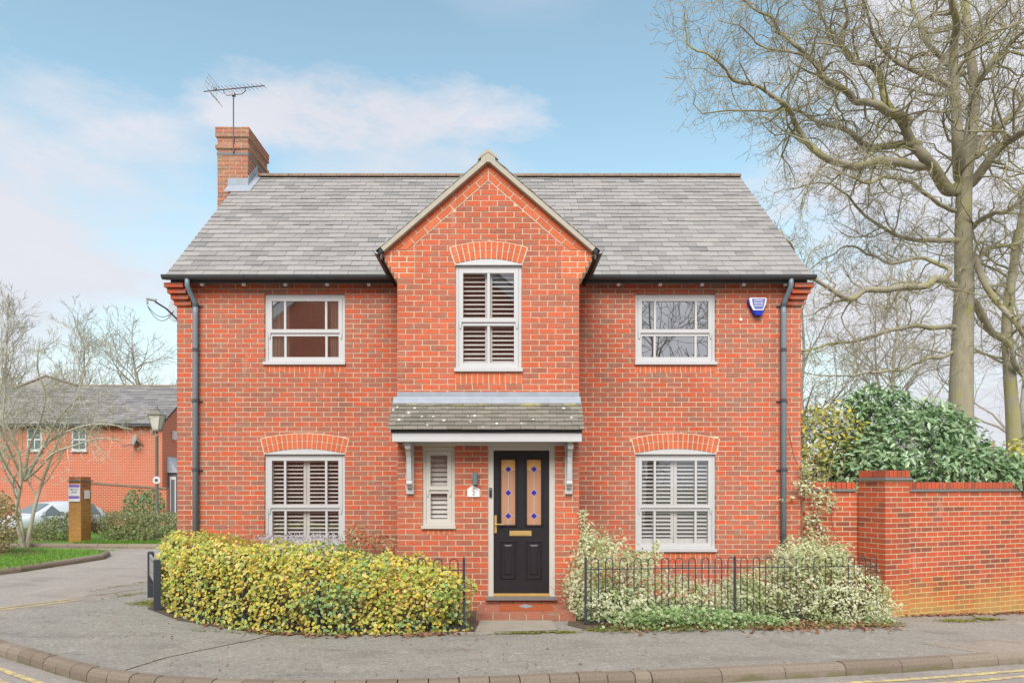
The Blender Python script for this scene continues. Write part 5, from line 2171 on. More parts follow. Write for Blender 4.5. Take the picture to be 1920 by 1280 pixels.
# ================================================================== HEDGE AND SHRUBS BY THE HOUSE
def twigs(root, pts, n, ln, mat='twig brown', name='branches', up=.6, r=.006):
    q = MB()
    for i in range(n):
        p = Vector(random.choice(pts))
        d = Vector((random.gauss(0, .5), random.gauss(0, .5), up + random.random() * .5)).normalized()
        P = [p]
        for k in range(4):
            d = (d + Vector((random.gauss(0, .2), random.gauss(0, .2), random.gauss(0, .15)))).normalized()
            P.append(P[-1] + d * ln * random.uniform(.5, 1) / 4)
        q.tube(P, [r, r * .85, r * .7, r * .55, r * .35], 4, cap=False)
    return q.build(name, mat, root, kind='stuff')


hg = thing('golden_hedge', (-2.4, -2.3, 0), 'rounded yellow and green variegated hedge bulging over the railing left of the path', 'hedge')
hh = lambda s: .60 + .22 * min(1, s / .10) + .14 * min(1, max(0, s - .08) / .25) + .015 * math.sin(s * 23)
C, Nn = hedge_points(HL, .37, hh, 25000, lambda x, y: .02, inner=.40, lump=.11)
pat = np.array([nz(c, 1.5) + .6 * nz(c, 5) for c in C])
r = np.clip(.60 + .60 * pat + RNG.normal(0, .22, len(C)) + .18 * (C[:, 2] - .5), 0, 1)
g_ = r < .36
tip = np.tile(np.array([0, 0, .5]), (len(C), 1)) + Nn * .8
leaves('foliage', C[~g_], Nn[~g_] * .8 + np.array([0, -.2, .45]), .045, 'golden euonymus', hg, aspect=.62, flop=.5, hexa=True, rnd=(r[~g_] - .36) / .64, tipdir=tip[~g_])
leaves('green_foliage', C[g_], Nn[g_] * .8 + np.array([0, -.2, .45]), .046, 'green euonymus', hg, aspect=.6, hexa=True, tipdir=tip[g_])
twigs(hg, [(x + random.uniform(-.2, .2), y + random.uniform(-.2, .2), .0) for x, y in HL[10:]], 420, .72)

q = None
hs = thing('heather_shrub', (-3.9, -.6, 0), 'twiggy shrub with reddish pink shoots behind the left end of the hedge', 'shrub')
pts = [(random.uniform(-4.75, -3.35), random.uniform(-.95, -.35), .25) for _ in range(140)]
twigs(hs, pts, 330, .72, r=.004, up=1.2)
C = np.array([(random.uniform(-4.75, -3.2), random.uniform(-1.0, -.3), random.uniform(.55, 1.02) - .06 * random.random()) for _ in range(2300)])
leaves('foliage', C, np.tile([0, -.4, .8], (len(C), 1)), .032, 'red shoots', hs, aspect=.5)
lv = thing('lavender_plant', (-3.0, -.4, 0), 'pale lilac grey lavender under the left ground floor window', 'plant')
C = np.array([(random.uniform(-3.5, -2.35), random.uniform(-.9, -.3), .98 - abs(random.gauss(0, .2))) for _ in range(1500)])
leaves('foliage', C, np.tile([0, -.4, .6], (len(C), 1)), .055, 'lavender', lv, aspect=.22, tipdir=np.tile([0, 0, 1.3], (len(C), 1)))
twigs(lv, [(random.uniform(-3.4, -2.4), random.uniform(-.9, -.3), .3) for _ in range(60)], 110, .75, r=.003, up=1.6)
rs_ = thing('rose_bush', (-2.0, -.5, 0), 'small bush with green and red leaves between the hedge and the left wall', 'shrub')
pts = [(random.uniform(-2.3, -1.5), random.uniform(-.8, -.3), .2) for _ in range(40)]
twigs(rs_, pts, 70, .85, r=.005, up=1.1)
C, Nn = blob_points([((-2.05, -.55, .8), (.32, .25, .32)), ((-1.65, -.5, .7), (.25, .2, .25))], 620, inner=.6)
leaves('foliage', C, Nn, .045, 'red shoots', rs_, aspect=.6)
leaves('green_foliage', C[::3] + .03, Nn[::3], .05, 'ivy', rs_, aspect=.6)

s1 = thing('silver_shrub', (1.35, -1.75, 0), 'tall mound of white and green variegated shrub at the right side of the front door', 'shrub')
bl = [((1.2, -1.5, .52), (.30, .34, .50)), ((1.55, -1.45, .48), (.30, .34, .46)), ((1.02, -1.75, .28), (.22, .28, .34)), ((1.4, -1.95, .2), (.42, .28, .24)), ((1.16, -1.25, .88), (.14, .16, .26)), ((1.85, -1.3, .62), (.22, .18, .16)), ((2.05, -1.15, .72), (.16, .12, .08)), ((1.75, -1.5, .3), (.24, .24, .22)), ((1.42, -1.2, .86), (.14, .14, .12)), ((2.12, -1.1, .86), (.05, .05, .08)), ((2.35, -1.5, .20), (.5, .28, .26)), ((2.95, -1.25, .12), (.5, .28, .24)), ((2.0, -1.6, .28), (.4, .26, .28)), ((3.3, -1.1, .2), (.3, .25, .26))]
C, Nn = blob_points(bl, 15000, inner=.42, lump=.5)
ks = C[:, 2] > .0
C, Nn = C[ks], Nn[ks]
pat = np.array([.55 + .75 * nz(c, 2.6) + .4 * nz(c, 7) - (.08 if c[0] > 2.0 else 0) for c in C])
leaves('foliage', C, Nn * .8 + np.array([0, -.2, .4]), .042, 'silver euonymus', s1, aspect=.6, rnd=np.clip(pat + RNG.normal(0, .2, len(C)), 0, 1))
twigs(s1, [(random.uniform(1.0, 1.8), random.uniform(-1.8, -1.3), 0) for _ in range(40)], 120, .8)
q = MB()
cl_ = [Vector((1.14, -1.28, .9)), Vector((1.13, -1.28, 1.05)), Vector((1.09, -1.28, 1.2)), Vector((1.10, -1.28, 1.36))]
q.tube(cl_, .006, 4)
q.build('stem', 'twig brown', s1)
C = np.array([tuple(cl_[0].lerp(cl_[3], random.random() ** 1.2) + Vector((random.gauss(0, .035), random.gauss(-.02, .03), 0))) for _ in range(260)])
leaves('foliage', C, np.tile([0, -1, .4], (len(C), 1)), .036, 'silver euonymus', s1, aspect=.6)

s2 = thing('silver_shrub', (4.3, -.9, -.1), 'wide mound of white and green variegated shrub spilling through the railing beside the brick pier', 'shrub')
bl = [((3.6, -1.05, .22), (.36, .38, .36)), ((4.1, -.95, .36), (.40, .40, .46)), ((4.55, -.78, .36), (.42, .40, .48)), ((5.0, -.75, .14), (.38, .34, .40)), ((5.2, -.85, .06), (.26, .24, .34)), ((4.6, -1.15, .02), (.5, .3, .28)), ((5.1, -1.0, -.02), (.35, .25, .22)), ((4.35, -.5, .62), (.35, .25, .3)), ((4.95, -.4, .6), (.22, .2, .25)), ((3.3, -1.1, .12), (.3, .3, .26))]
C, Nn = blob_points(bl, 15500, inner=.42, lump=.5)
ks = np.array([c[2] > gz(c[0]) for c in C])
C, Nn = C[ks], Nn[ks]
pat = np.array([.45 + .75 * nz(c, 2.6) + .4 * nz(c, 7) for c in C])
leaves('foliage', C, Nn * .8 + np.array([0, -.2, .4]), .042, 'silver euonymus', s2, aspect=.6, rnd=np.clip(pat + RNG.normal(0, .2, len(C)), 0, 1))
twigs(s2, [(random.uniform(3.5, 5.2), random.uniform(-1.1, -.6), -.1) for _ in range(40)], 160, .7)

cv = thing('climbing_euonymus', (4.75, -.2, .6), 'silver leaved climber trailing up the garden wall beside the right downpipe', 'climber')
q = MB()
ways = [[(4.55, -.2, .6), (4.6, -.2, .95), (4.72, -.18, 1.25), (4.85, -.2, 1.5), (5.05, -.22, 1.75), (5.16, -.18, 2.05), (5.13, -.15, 2.25)],
        [(4.7, -.2, .6), (4.82, -.2, .9), (4.72, -.2, 1.2), (4.62, -.16, 1.5), (4.56, -.12, 1.72)],
        [(4.5, -.1, 1.6), (4.56, -.12, 1.85), (4.45, -.09, 2.1), (4.36, -.09, 2.5)],
        [(4.95, -.2, .5), (5.05, -.2, .8), (4.98, -.18, 1.1), (4.95, -.18, 1.45)],
        [(4.75, -.2, 1.2), (4.95, -.2, .85), (5.15, -.2, .6)]]
for wv in ways:
    q.tube(catmull(wv, 4), .006, 4)
q.build('stem', 'twig brown', cv)
cl2 = [((4.72, -.2, 1.60), (.26, .08, .12)), ((4.86, -.22, 1.44), (.20, .08, .16)), ((4.55, -.16, 1.70), (.14, .07, .08)), ((4.6, -.14, 1.96), (.1, .07, .09)), ((4.68, -.2, 1.18), (.14, .08, .12)), ((4.74, -.22, .95), (.2, .1, .14)),
       ((4.62, -.2, .72), (.25, .12, .2)), ((4.85, -.2, .68), (.2, .1, .1)), ((4.42, -.1, 1.5), (.05, .04, .03)), ((5.1, -.2, .62), (.1, .06, .08)), ((5.0, -.24, .78), (.1, .06, .05)), ((4.3, -.08, 1.46), (.06, .04, .03))]
C, Nn = blob_points(cl2, 1500, inner=.5, lump=.35)
leaves('foliage', C, Nn + np.array([0, -.5, .3]), .042, 'silver euonymus', cv, aspect=.6)

iv = []
for _ in range(3600):
    t = random.random() if random.random() < .25 else random.uniform(.08, .58)
    p = FS.lerp(FE, t)
    o_ = random.uniform(-.45, .35)
    tn = (FE - FS).normalized()
    x, y = p.x + tn.y * -o_, p.y + tn.x * o_
    h = .17 * math.exp(-((t - .26) / .25) ** 2) + .06
    iv.append((x, y, gz(x) + .02 + h * random.random()))
gi = thing('ground_ivy', (2.3, -1.9, 0), 'low green ivy creeping along the foot of the right railing', 'ivy')
C = np.array(iv)
leaves('foliage', C, np.tile([0, -.3, .9], (len(C), 1)), .048, 'ivy', gi, aspect=.85)
wd = []
for _ in range(1500):
    t = random.random()
    p = FS.lerp(FE, t)
    tn = (FE - FS).normalized()
    o_ = random.uniform(.22, .52)
    wd.append((p.x + tn.y * o_, p.y - tn.x * o_, gz(p.x) + .012 + .03 * random.random()))
C = np.array(wd)
leaves('weeds', C, np.tile([0, -.1, 1], (len(C), 1)), .032, 'weed', None, aspect=.5)
lf = []
for _ in range(2300):
    if random.random() < .72:
        t = random.uniform(.05, 1) if random.random() < .4 else random.uniform(.5, .95)
        p = FS.lerp(FE, t)
        tn = (FE - FS).normalized()
        o_ = random.gauss(.2, .2)
        lf.append((p.x + tn.y * o_, p.y - tn.x * o_, gz(p.x) + .014 + .02 * random.random()))
    elif random.random() < .6:
        a_ = random.choice(HL)
        lf.append((a_[0] + random.gauss(0, .05), a_[1] - .36 - abs(random.gauss(0, .07)), .012 + .01 * random.random()))
    else:
        u_ = random.uniform(.3, 3.0)
        p = FW @ Vector((u_, -abs(random.gauss(0, .06)) - .02, 0))
        lf.append((p.x, p.y, gz(p.x) + .012))
C = np.array(lf)
leaves('dead_leaves', C, np.tile([0, 0, 1], (len(C), 1)), .062, 'dead leaf', None, aspect=.6, flop=.5, hexa=True)
sc = []
for _ in range(420):
    t = random.random()
    p = KS[int(t * 70) + 4] if t * 70 + 4 < len(KS) - 8 else KS[20]
    o_ = random.choice([random.gauss(.06, .05), -random.uniform(.1, 1.9)])
    i_ = min(int(t * 70) + 4, len(KS) - 9)
    q_ = Vector(KS[i_ + 1]) - Vector(KS[i_])
    n_ = Vector((-q_.y, q_.x)).normalized()
    x, y = KS[i_][0] + n_.x * -o_ + random.gauss(0, .3), KS[i_][1] + n_.y * -o_ + random.gauss(0, .1)
    if o_ > -.1:
        continue
    sc.append((x, y, gz(x) + .010))
C = np.array(sc)
leaves('leaf_litter', C, np.tile([0, 0, 1], (len(C), 1)), .032, 'dead leaf', None, aspect=.6, flop=.25)
# moss along the edges of the pavement
ms = []
for (x0, y0, x1, y1, n, sp) in ((-.15, -2.66, .85, -2.60, 3000, .03), (1.0, -2.47, 4.2, -1.5, 2000, .05), (6.3, -.72, 7.4, -.32, 2200, .06), (-5.2, -.55, -4.75, -.9, 900, .10), (-6.6, .75, -5.3, 1.4, 300, .04), (-3.6, -2.5, -2.2, -2.78, 300, .03),
                                (-7.0, 1.1, -6.6, 2.2, 260, .04), (-5.9, -.35, -5.3, .9, 500, .05)):
    for _ in range(n):
        t = random.random()
        x, y = x0 + (x1 - x0) * t + random.gauss(0, sp * 1.3), y0 + (y1 - y0) * t + random.gauss(0, sp)
        if nz((x, y, 0), 3.2) + .5 * nz((x, y, 3), 9) < random.uniform(-.35, .3):
            continue
        if x > 4.9:
            pp = FW.inverted() @ Vector((x, y, 0))
            if pp.y > -.03:
                continue
        if x < -6.3 or (x < -5.3 and y > .9):
            ms.append((x, y, -.104 + .01 * random.random()))
            continue
        ms.append((x, y, gz(x) + .004 + .012 * random.random()))
C = np.array(ms)
leaves('moss', C, np.tile([0, 0, 1.0], (len(C), 1)), .022, 'moss', None, aspect=.9, flop=.3)

# ================================================================== SHRUBS BEHIND THE GARDEN WALL
rh = thing('rhododendron', (6.6, 1.6, 0), 'big glossy dark green rhododendron leaning over the garden wall', 'shrub')
bl = [((6.7, 1.55, 1.9), (.9, .7, .75)), ((7.5, 1.5, 2.15), (.95, .7, .8)), ((6.3, 1.25, 1.7), (.6, .5, .6)), ((7.2, 1.9, 2.6), (.85, .6, .65)), ((8.2, 1.5, 1.75), (.7, .6, .6)), ((8.8, 1.45, 1.5), (.5, .4, .42)), ((8.6, 1.1, 1.75), (.4, .4, .4)), ((7.9, .85, 1.85), (.5, .4, .4)), ((6.9, 2.1, 3.1), (.55, .45, .4)), ((8.1, 2.1, 2.7), (.5, .4, .4)), ((8.4, .6, 1.72), (.35, .3, .2)), ((7.4, .85, 1.9), (.5, .4, .4))]
C, Nn = blob_points(bl, 10500, inner=.42, lump=.42)
ks = np.argsort(C[:, 1] + RNG.uniform(0, .5, len(C)))
C, Nn = C[ks], Nn[ks]
leaves('foliage', C, Nn * .6 + np.array([0, -.25, .75]), .125, 'rhododendron', rh, aspect=.38, flop=.62, hexa=True, tipdir=Nn * .9 + np.array([0, -.2, -.35]), split=300)
twigs(rh, [(random.uniform(6.2, 8.6), random.uniform(1.3, 1.9), .3) for _ in range(40)], 130, 2.6, 'grey bark', r=.018, up=1.1)
oc = thing('olive_shrub', (5.6, 1.6, 0), 'sparser olive green shrub with some yellow leaves between the house and the rhododendron', 'shrub')
bl = [((5.45, 1.9, 2.3), (.6, .5, .65)), ((5.0, 1.8, 1.9), (.45, .4, .5)), ((5.9, 1.9, 2.55), (.6, .5, .6)), ((6.15, 1.75, 2.0), (.5, .4, .5)), ((5.5, 1.7, 1.75), (.6, .4, .4))]
C, Nn = blob_points(bl, 3000, inner=.5, lump=.3)
leaves('foliage', C, Nn * .6 + np.array([0, -.25, .7]), .105, 'olive shrub', oc, aspect=.40, hexa=True, flop=.5)
twigs(oc, [(random.uniform(5.2, 6.0), random.uniform(1.6, 1.9), .3) for _ in range(20)], 90, 2.4, 'grey bark', r=.014, up=1.2)
ye = thing('yellow_shrub', (9.6, 1.6, 0), 'yellow green shrub at the far right end above the wall', 'shrub')
bl = [((9.3, 1.7, 2.0), (.5, .4, .5)), ((8.9, 1.1, 1.8), (.25, .25, .25)), ((9.3, 1.4, 1.75), (.35, .3, .3)), ((9.9, 1.5, 2.3), (.5, .4, .5)), ((9.15, .95, 1.72), (.22, .2, .2)), ((9.9, 1.2, 1.8), (.5, .4, .4))]
C, Nn = blob_points(bl, 1900, inner=.4, lump=.3)
leaves('foliage', C, Nn * .6 + np.array([0, -.25, .7]), .10, 'yellow shrub', ye, aspect=.45, hexa=True)
twigs(ye, [(random.uniform(9.3, 9.9), 1.6, .3) for _ in range(10)], 40, 2.0, 'grey bark', r=.014, up=1.2)
shd = thing('garden_shed', (5.2, 3.6, 0), 'low shed with a pale sheet roof just showing over the rear garden wall', 'shed')
q = MB()
q.box(4.9, 6.1, 3.2, 4.6, -.2, 1.72)
q.build('wall', 'board pale', shd)
q = MB()
q.hexa([(4.8, 3.05, 1.74), (6.2, 3.05, 1.74), (6.2, 4.7, 1.95), (4.8, 4.7, 1.95), (4.8, 3.05, 1.80), (6.2, 3.05, 1.80), (6.2, 4.7, 2.01), (4.8, 4.7, 2.01)])
q.build('roof', 'shed sheet', shd)

# ================================================================== TREES ON THE RIGHT
def zp(zx, zy, d):
    """a spot of the oak, measured on the photo's enlargement, at depth d"""
    return at(1240 + zx / 1.778, zy / 1.778, d)


def guided(tree, pts, d0, d1, r0, r1, n_side, ln, lev=2, kids=5, sides=7, t0=.12, dj=.5):
    r0 *= .86
    m_ = len(pts)
    # the limb leaves its parent where the parent passes closest to the first point
    x0, _, z0 = zp(*pts[0], OD)
    best = None
    for (PP, RR) in tree.paths:
        for p_, r_ in zip(PP, RR):
            if r_ < r0 * .6:
                continue
            k_ = (p_.y - CY) / OD
            dd = (p_.x / k_ - x0) ** 2 + ((p_.z - EZ) / k_ + EZ - z0) ** 2
            if best is None or dd < best[0]:
                best = (dd, p_)
    ds = best[1].y - CY
    P = [zp(x, y, ds + (d1 - d0) * (i + .5) / (m_ - 1) * (0 if i == 0 else 1) + (tree.rg.uniform(-dj, dj) if 1 < i else 0)) for i, (x, y) in enumerate(pts)]
    P = [best[1]] + P
    PR = tree.limb(P, r0, r1, sides)
    tree.along(PR, t0, 1.0, int(n_side * 1.3), ln, lev, kids=kids, wig=.34)
    tree.along(PR, .25, 1.0, n_side * 2, .75, 1, kids=6, wig=.34, rs=.25)
    p, d = PR[0][-1], PR[0][-1] - PR[0][-2]
    tree.grow(p, d, ln * .7, r1, lev, wig=.3, kids=kids)
    return PR


oak = thing('oak_tree', (13.3, 9.55, -.4), 'huge bare oak with spreading crooked limbs rising behind the shrubs right of the house', 'tree')
T = Tree(11, .0036)
T.crook = 1.0
OD = 20.0
tr = [zp(1005, 1480, OD), zp(1000, 1280, OD), zp(998, 1100, OD), zp(1004, 900, OD), zp(1008, 750, OD), zp(1012, 610, OD), zp(1030, 450, OD + .3), zp(1040, 300, OD + .5), zp(1032, 180, OD + .6), zp(1015, 20, OD + .8), zp(1000, -160, OD + .8), zp(1010, -330, OD + 1)]
T.crook = .25
trk = T.limb(tr, .35, .06, 10)
T.crook = 1.0
T.along(trk, .52, 1, 14, 3.0, 2, kids=6)
T.along(trk, .1, .6, 80, .75, 1, kids=6, rs=.03)
guided(T, [(1000, 590), (985, 470), (968, 310), (962, 150), (962, 0), (940, -150), (950, -320)], OD - .1, OD - 1.5, .25, .05, 14, 2.8, kids=6)
guided(T, [(960, 640), (905, 560), (862, 510), (828, 470), (818, 400), (775, 350), (740, 290), (700, 230), (640, 190), (608, 120), (630, 50), (600, -40)], OD, OD - 2, .24, .03, 18, 2.4, kids=6)
guided(T, [(880, 560), (800, 552), (700, 545), (600, 540), (520, 510), (470, 450), (430, 385), (400, 340), (330, 290), (240, 268), (170, 200), (90, 130)], OD - .4, OD - 3.5, .17, .02, 24, 2.0, kids=6)
guided(T, [(845, 490), (760, 490), (680, 478), (620, 445), (560, 418), (500, 395), (420, 370), (340, 365), (230, 378), (140, 388)], OD - .6, OD + 1.5, .15, .018, 22, 2.0, kids=6)
guided(T, [(820, 402), (796, 380), (700, 358), (640, 335), (590, 290), (540, 252), (510, 210), (440, 150), (400, 108), (370, 60), (320, 25), (250, -30)], OD - .8, OD - 3, .17, .02, 22, 2.2, kids=6)
guided(T, [(1045, 600), (1100, 520), (1150, 470), (1215, 430), (1300, 400), (1400, 330)], OD, OD - 2, .2, .05, 14, 2.6, kids=6)
guided(T, [(1050, 520), (1095, 450), (1150, 400), (1209, 350), (1300, 250), (1360, 120)], OD + .3, OD + 2, .18, .04, 14, 2.6, kids=6)
guided(T, [(965, 960), (905, 938), (880, 945), (800, 960), (690, 968), (640, 1000), (600, 985), (520, 940), (470, 872), (425, 800), (390, 770)], OD - .2, OD - 4, .17, .02, 20, 1.7, kids=6)
guided(T, [(965, 1085), (850, 1090), (760, 1105), (640, 1135), (550, 1150), (480, 1172), (430, 1160)], OD, OD - 2, .11, .015, 15, 1.5, kids=6)
guided(T, [(970, 800), (880, 800), (800, 790), (740, 765), (660, 700), (600, 640), (520, 610), (420, 635)], OD, OD + 2.5, .11, .015, 18, 1.7, kids=6)
guided(T, [(970, 700), (900, 660), (840, 610), (760, 590), (690, 610), (640, 590), (560, 560), (500, 590)], OD, OD - 2.5, .09, .012, 15, 1.5, kids=6)
guided(T, [(1000, 240), (940, 200), (885, 130), (862, 60), (830, 0), (790, -120)], OD + .4, OD + 2.5, .15, .03, 14, 2.4, kids=6)
guided(T, [(962, 290), (900, 265), (830, 225), (760, 190), (710, 110), (680, 30), (660, -80)], OD - .6, OD - 2.5, .13, .02, 16, 2.2, kids=6)
guided(T, [(1040, 300), (1090, 220), (1150, 160), (1210, 110), (1290, 40)], OD + .5, OD - 1, .14, .03, 14, 2.5, kids=6)
guided(T, [(1030, 180), (1080, 110), (1110, 40), (1160, -40), (1200, -150)], OD + .5, OD + 2, .13, .03, 12, 2.5, kids=6)
guided(T, [(1040, 860), (1075, 950), (1130, 1030), (1185, 1080), (1240, 1150)], OD, OD - 1.5, .15, .05, 10, 1.6)
guided(T, [(1040, 1010), (1090, 1090), (1150, 1150), (1200, 1230)], OD, OD + 1.2, .16, .08, 8, 1.5)
guided(T, [(1040, 760), (1090, 720), (1150, 700), (1220, 650), (1300, 600)], OD, OD - 2, .12, .03, 14, 1.8)
guided(T, [(1035, 880), (1090, 830), (1160, 820), (1230, 790), (1320, 800)], OD, OD + 2, .1, .03, 14, 1.7)
guided(T, [(960, 900), (860, 860), (770, 880), (700, 850), (620, 820), (560, 850), (500, 900)], OD, OD + 2, .09, .012, 14, 1.5)
guided(T, [(965, 1180), (880, 1200), (800, 1230), (700, 1240), (600, 1250), (480, 1245)], OD - .3, OD - 3, .09, .012, 12, 1.3)
guided(T, [(540, 250), (470, 180), (400, 170), (330, 150), (260, 90), (190, 70)], OD - 2, OD - 3, .06, .01, 14, 1.6, lev=2, sides=5)
guided(T, [(640, 190), (560, 120), (540, 60), (480, 20), (440, -60)], OD - 1.6, OD - 1, .07, .012, 14, 1.8, lev=2, sides=5)
T.build(oak, 'oak bark')

t2 = thing('bare_tree', (16.3, 11.5, -.4), 'second mossy bare trunk at the right edge behind the yellow green shrub', 'tree')
T = Tree(23)
d2 = 22.0
P = [at(1905, 960, d2), at(1900, 800, d2), at(1893, 700, d2), at(1888, 600, d2), at(1900, 500, d2), at(1930, 330, d2), at(1960, 120, d2), at(1990, -100, d2)]
T.along(T.limb(P, .25, .05, 8), .25, 1, 24, 3.2, 2, kids=5)
T.build(t2, 'oak bark')


def auto_tree(name, loc, h, r, label, seed, mat, crown0=.3, n=16, lev=2, kids=5, group=None, spread=.9, lnf=.42, up=.05, minr=.006, lean=(0, 0), stems=1):
    root = thing(name, loc, label, 'tree', group)
    t = Tree(seed, minr)
    for s in range(stems):
        a_ = 2 * math.pi * s / stems + seed
        sp = 0 if stems == 1 else .36
        P = [Vector(loc) + Vector((0, 0, -.3))]
        for k in range(1, 8):
            f_ = k / 7
            P.append(Vector(loc) + Vector((lean[0] * f_ + math.cos(a_) * sp * h * f_ * .8 + t.rg.gauss(0, .012 * h), lean[1] * f_ + math.sin(a_) * sp * h * f_ * .8 + t.rg.gauss(0, .012 * h), h * f_ * (1 if stems == 1 else t.rg.uniform(.9, 1)))))
        PR = t.limb(P, r, r * .12, 7)
        P_, R_ = PR
        for k in range(n):
            tt = crown0 + (1 - crown0) * (k + t.rg.random()) / n
            q = tt * (len(P_) - 1)
            j = min(int(q), len(P_) - 2)
            az_ = t.rg.uniform(0, 6.283)
            nd = Vector((math.cos(az_) * spread, math.sin(az_) * spread, .55 + .5 * tt))
            t.grow(P_[j], nd, h * lnf * t.rg.uniform(.7, 1.15) * (1.1 - .55 * tt), max(minr, R_[j] * .5), lev, up, .16, kids, .7)
        t.grow(P_[-1], Vector((0, 0, 1)), h * lnf * .4, R_[-1], lev - 1, up, .16, kids, .7)
    t.build(root, mat)
    return root


auto_tree('bare_tree', (13.0, 19, -.6), 11, .2, 'slender bare tree in the thicket seen low between the house and the oak', 31, 'grey bark', crown0=.15, n=22, lev=2, kids=6, minr=.007)
auto_tree('bare_tree', (18.5, 22, -.6), 12, .22, 'twiggy bare tree in the thicket behind the oak trunk', 32, 'grey bark', crown0=.12, n=24, lev=2, kids=6, minr=.007)
auto_tree('bare_tree', (24.0, 21, -.6), 13, .22, 'bare tree behind the right edge trunk', 33, 'grey bark', crown0=.15, n=22, lev=2, kids=6, minr=.007)
auto_tree('bare_tree', (15.2, 17, -.6), 9.5, .15, 'short twiggy bare tree in the thicket just left of the oak trunk', 36, 'grey bark', crown0=.12, n=24, lev=2, kids=6, minr=.006)
auto_tree('bare_tree', (10.4, 14, -.6), 5.5, .07, 'small twiggy sapling close behind the olive shrub', 34, 'grey bark', crown0=.1, n=18, lev=2, kids=5, minr=.005, stems=2)

# ================================================================== ACROSS THE SIDE ROAD, LEFT
mt1 = auto_tree('multi_stem_tree', (-13.5, 8.9, 0), 6.2, .062, 'pale barked bare tree with several stems behind the brown hedge', 5, 'pale bark', crown0=.22, n=17, lev=2, kids=6, stems=3, lnf=.34, up=.07, minr=.004, spread=.8)
T = Tree(51, .004)
ex = [[(46, 900), (70, 880), (100, 850), (140, 835), (185, 822), (235, 826)], [(46, 900), (25, 860), (8, 820), (-20, 780)], [(48, 900), (75, 850), (100, 800), (130, 760), (170, 722)], [(46, 900), (55, 840), (75, 790), (85, 740), (70, 690), (75, 640)], [(46, 895), (90, 830), (150, 800), (200, 795), (250, 805)]]
for e_ in ex:
    n_ = len(e_)
    PR = T.limb([at(px, py, 19.4 - .35 * i) for i, (px, py) in enumerate(e_)], .045, .010, 6)
    T.along(PR, .3, 1, 16, 1.1, 2, up=.08, kids=4, wig=.18)
T.mb.build('limb', 'pale bark', mt1, smooth=True)
T.tw.build('twigs', 'pale bark', mt1, kind='stuff')

auto_tree('bare_tree', (-41.5, 47, 0), 15.4, .32, 'tall upright bare tree at the left edge behind the far house', 41, 'grey bark', crown0=.22, n=26, lev=2, kids=6, up=.16, spread=.6, minr=.012, lnf=.34)
auto_tree('bare_tree', (-36.5, 49, 0), 14.6, .3, 'bare tree with fine upright twigs behind the far house chimney end', 42, 'grey bark', crown0=.2, n=26, lev=2, kids=6, up=.16, spread=.6, minr=.012, lnf=.34)
auto_tree('bare_tree', (-34.0, 53, 0), 15.0, .45, 'broad spreading bare oak beyond the ridge of the far house', 43, 'grey bark', crown0=.4, n=24, lev=2, kids=6, up=.03, spread=1.1, minr=.013, lnf=.48)
auto_tree('bare_tree', (-28.5, 56, 0), 12.0, .3, 'low bare tree just left of the main house above the far ridge', 44, 'grey bark', crown0=.3, n=22, lev=2, kids=6, up=.05, spread=1.0, minr=.013, lnf=.42)

# neighbour house
nb = thing('neighbour_house', (-22, 24, -.4), 'red brick house with grey roof across the side road behind the lamp post', 'house')
NX0, NX1, NY, NE = -36, -16.9, 34 + CY, 4.66
q = MB()
q.box(NX0, NX1, NY, NY + 7, -.6, NE)
q.prism([(NX1, NY, NE), (NX1, NY + 7, NE), (NX1, NY + 3.5, 6.9)], (-.2, 0, 0))
q.build('wall', 'far brickwork', nb)
q = MB()
q.box(-18.4, NX1 + .02, NY - .02, NY - .0, -.5, NE)
q.build('quoin_strip', 'far brickwork', nb)
nsl = math.atan((7.06 - 4.68) / 3.72)
q = MB()
for s in (-1, 1):
    yc = NY + 3.5
    ye_ = yc + s * 3.75
    q.hexa([(NX0, ye_, 4.62), (NX1 + .12, ye_, 4.62), (NX1 + .12, yc, 7.0), (NX0, yc, 7.0), (NX0, ye_, 4.70), (NX1 + .12, ye_, 4.70), (NX1 + .12, yc, 7.08), (NX0, yc, 7.08)] if s < 0 else
           [(NX1 + .12, ye_, 4.62), (NX0, ye_, 4.62), (NX0, yc, 7.0), (NX1 + .12, yc, 7.0), (NX1 + .12, ye_, 4.70), (NX0, ye_, 4.70), (NX0, yc, 7.08), (NX1 + .12, yc, 7.08)])
nroof = q.build('roof', 'dark underlay', nb)
nup = Vector((0, math.cos(nsl), math.sin(nsl)))
nno = Vector((0, -math.sin(nsl), math.cos(nsl)))
NM = Matrix(((1, 0, 0, 0), (0, nup.y, nno.y, NY - .25), (0, nup.z, nno.z, 4.705), (0, 0, 0, 1)))
slate_rows(NM, NX0, NX1 + .12, 4.44, .20, .55, 'slate', 'far slate', nroof, 0, butt=.03, th=.012)
x = NX0
while x < NX1:
    q = MB()
    q.tube([(x + .01, NY + 3.5, 7.08), (min(x + .9, NX1 + .1) - .01, NY + 3.5, 7.08)], .09, 7)
    q.build('ridge_tile', 'ridge tile', nroof)
    x += .9
# cross roof behind the ridge on the left
cr = MB()
xa, ya = -24.6, NY + 3.2
cr.prism([(xa - 7.5, ya, 4.7), (xa + 4.6, ya, 4.7), (xa + 1.4, ya, 7.1), (xa - .2, ya, 7.6)], (0, 6, 0))
cr.build('cross_roof', 'far slate', nb)
q = MB()
q.tube([(xa - 7.5, ya, 4.75), (xa - .2, ya, 7.63), (xa + 1.5, ya, 7.1)], .06, 6)
q.build('hip_tiles', 'ridge tile', nb)
q = MB()
q.box(NX0, NX1 + .05, NY - .33, NY - .22, 4.58, 4.69)
q.box(NX0, NX1, NY - .22, NY - .01, 4.60, 4.63)
q.build('gutter', 'gutter black', nb)


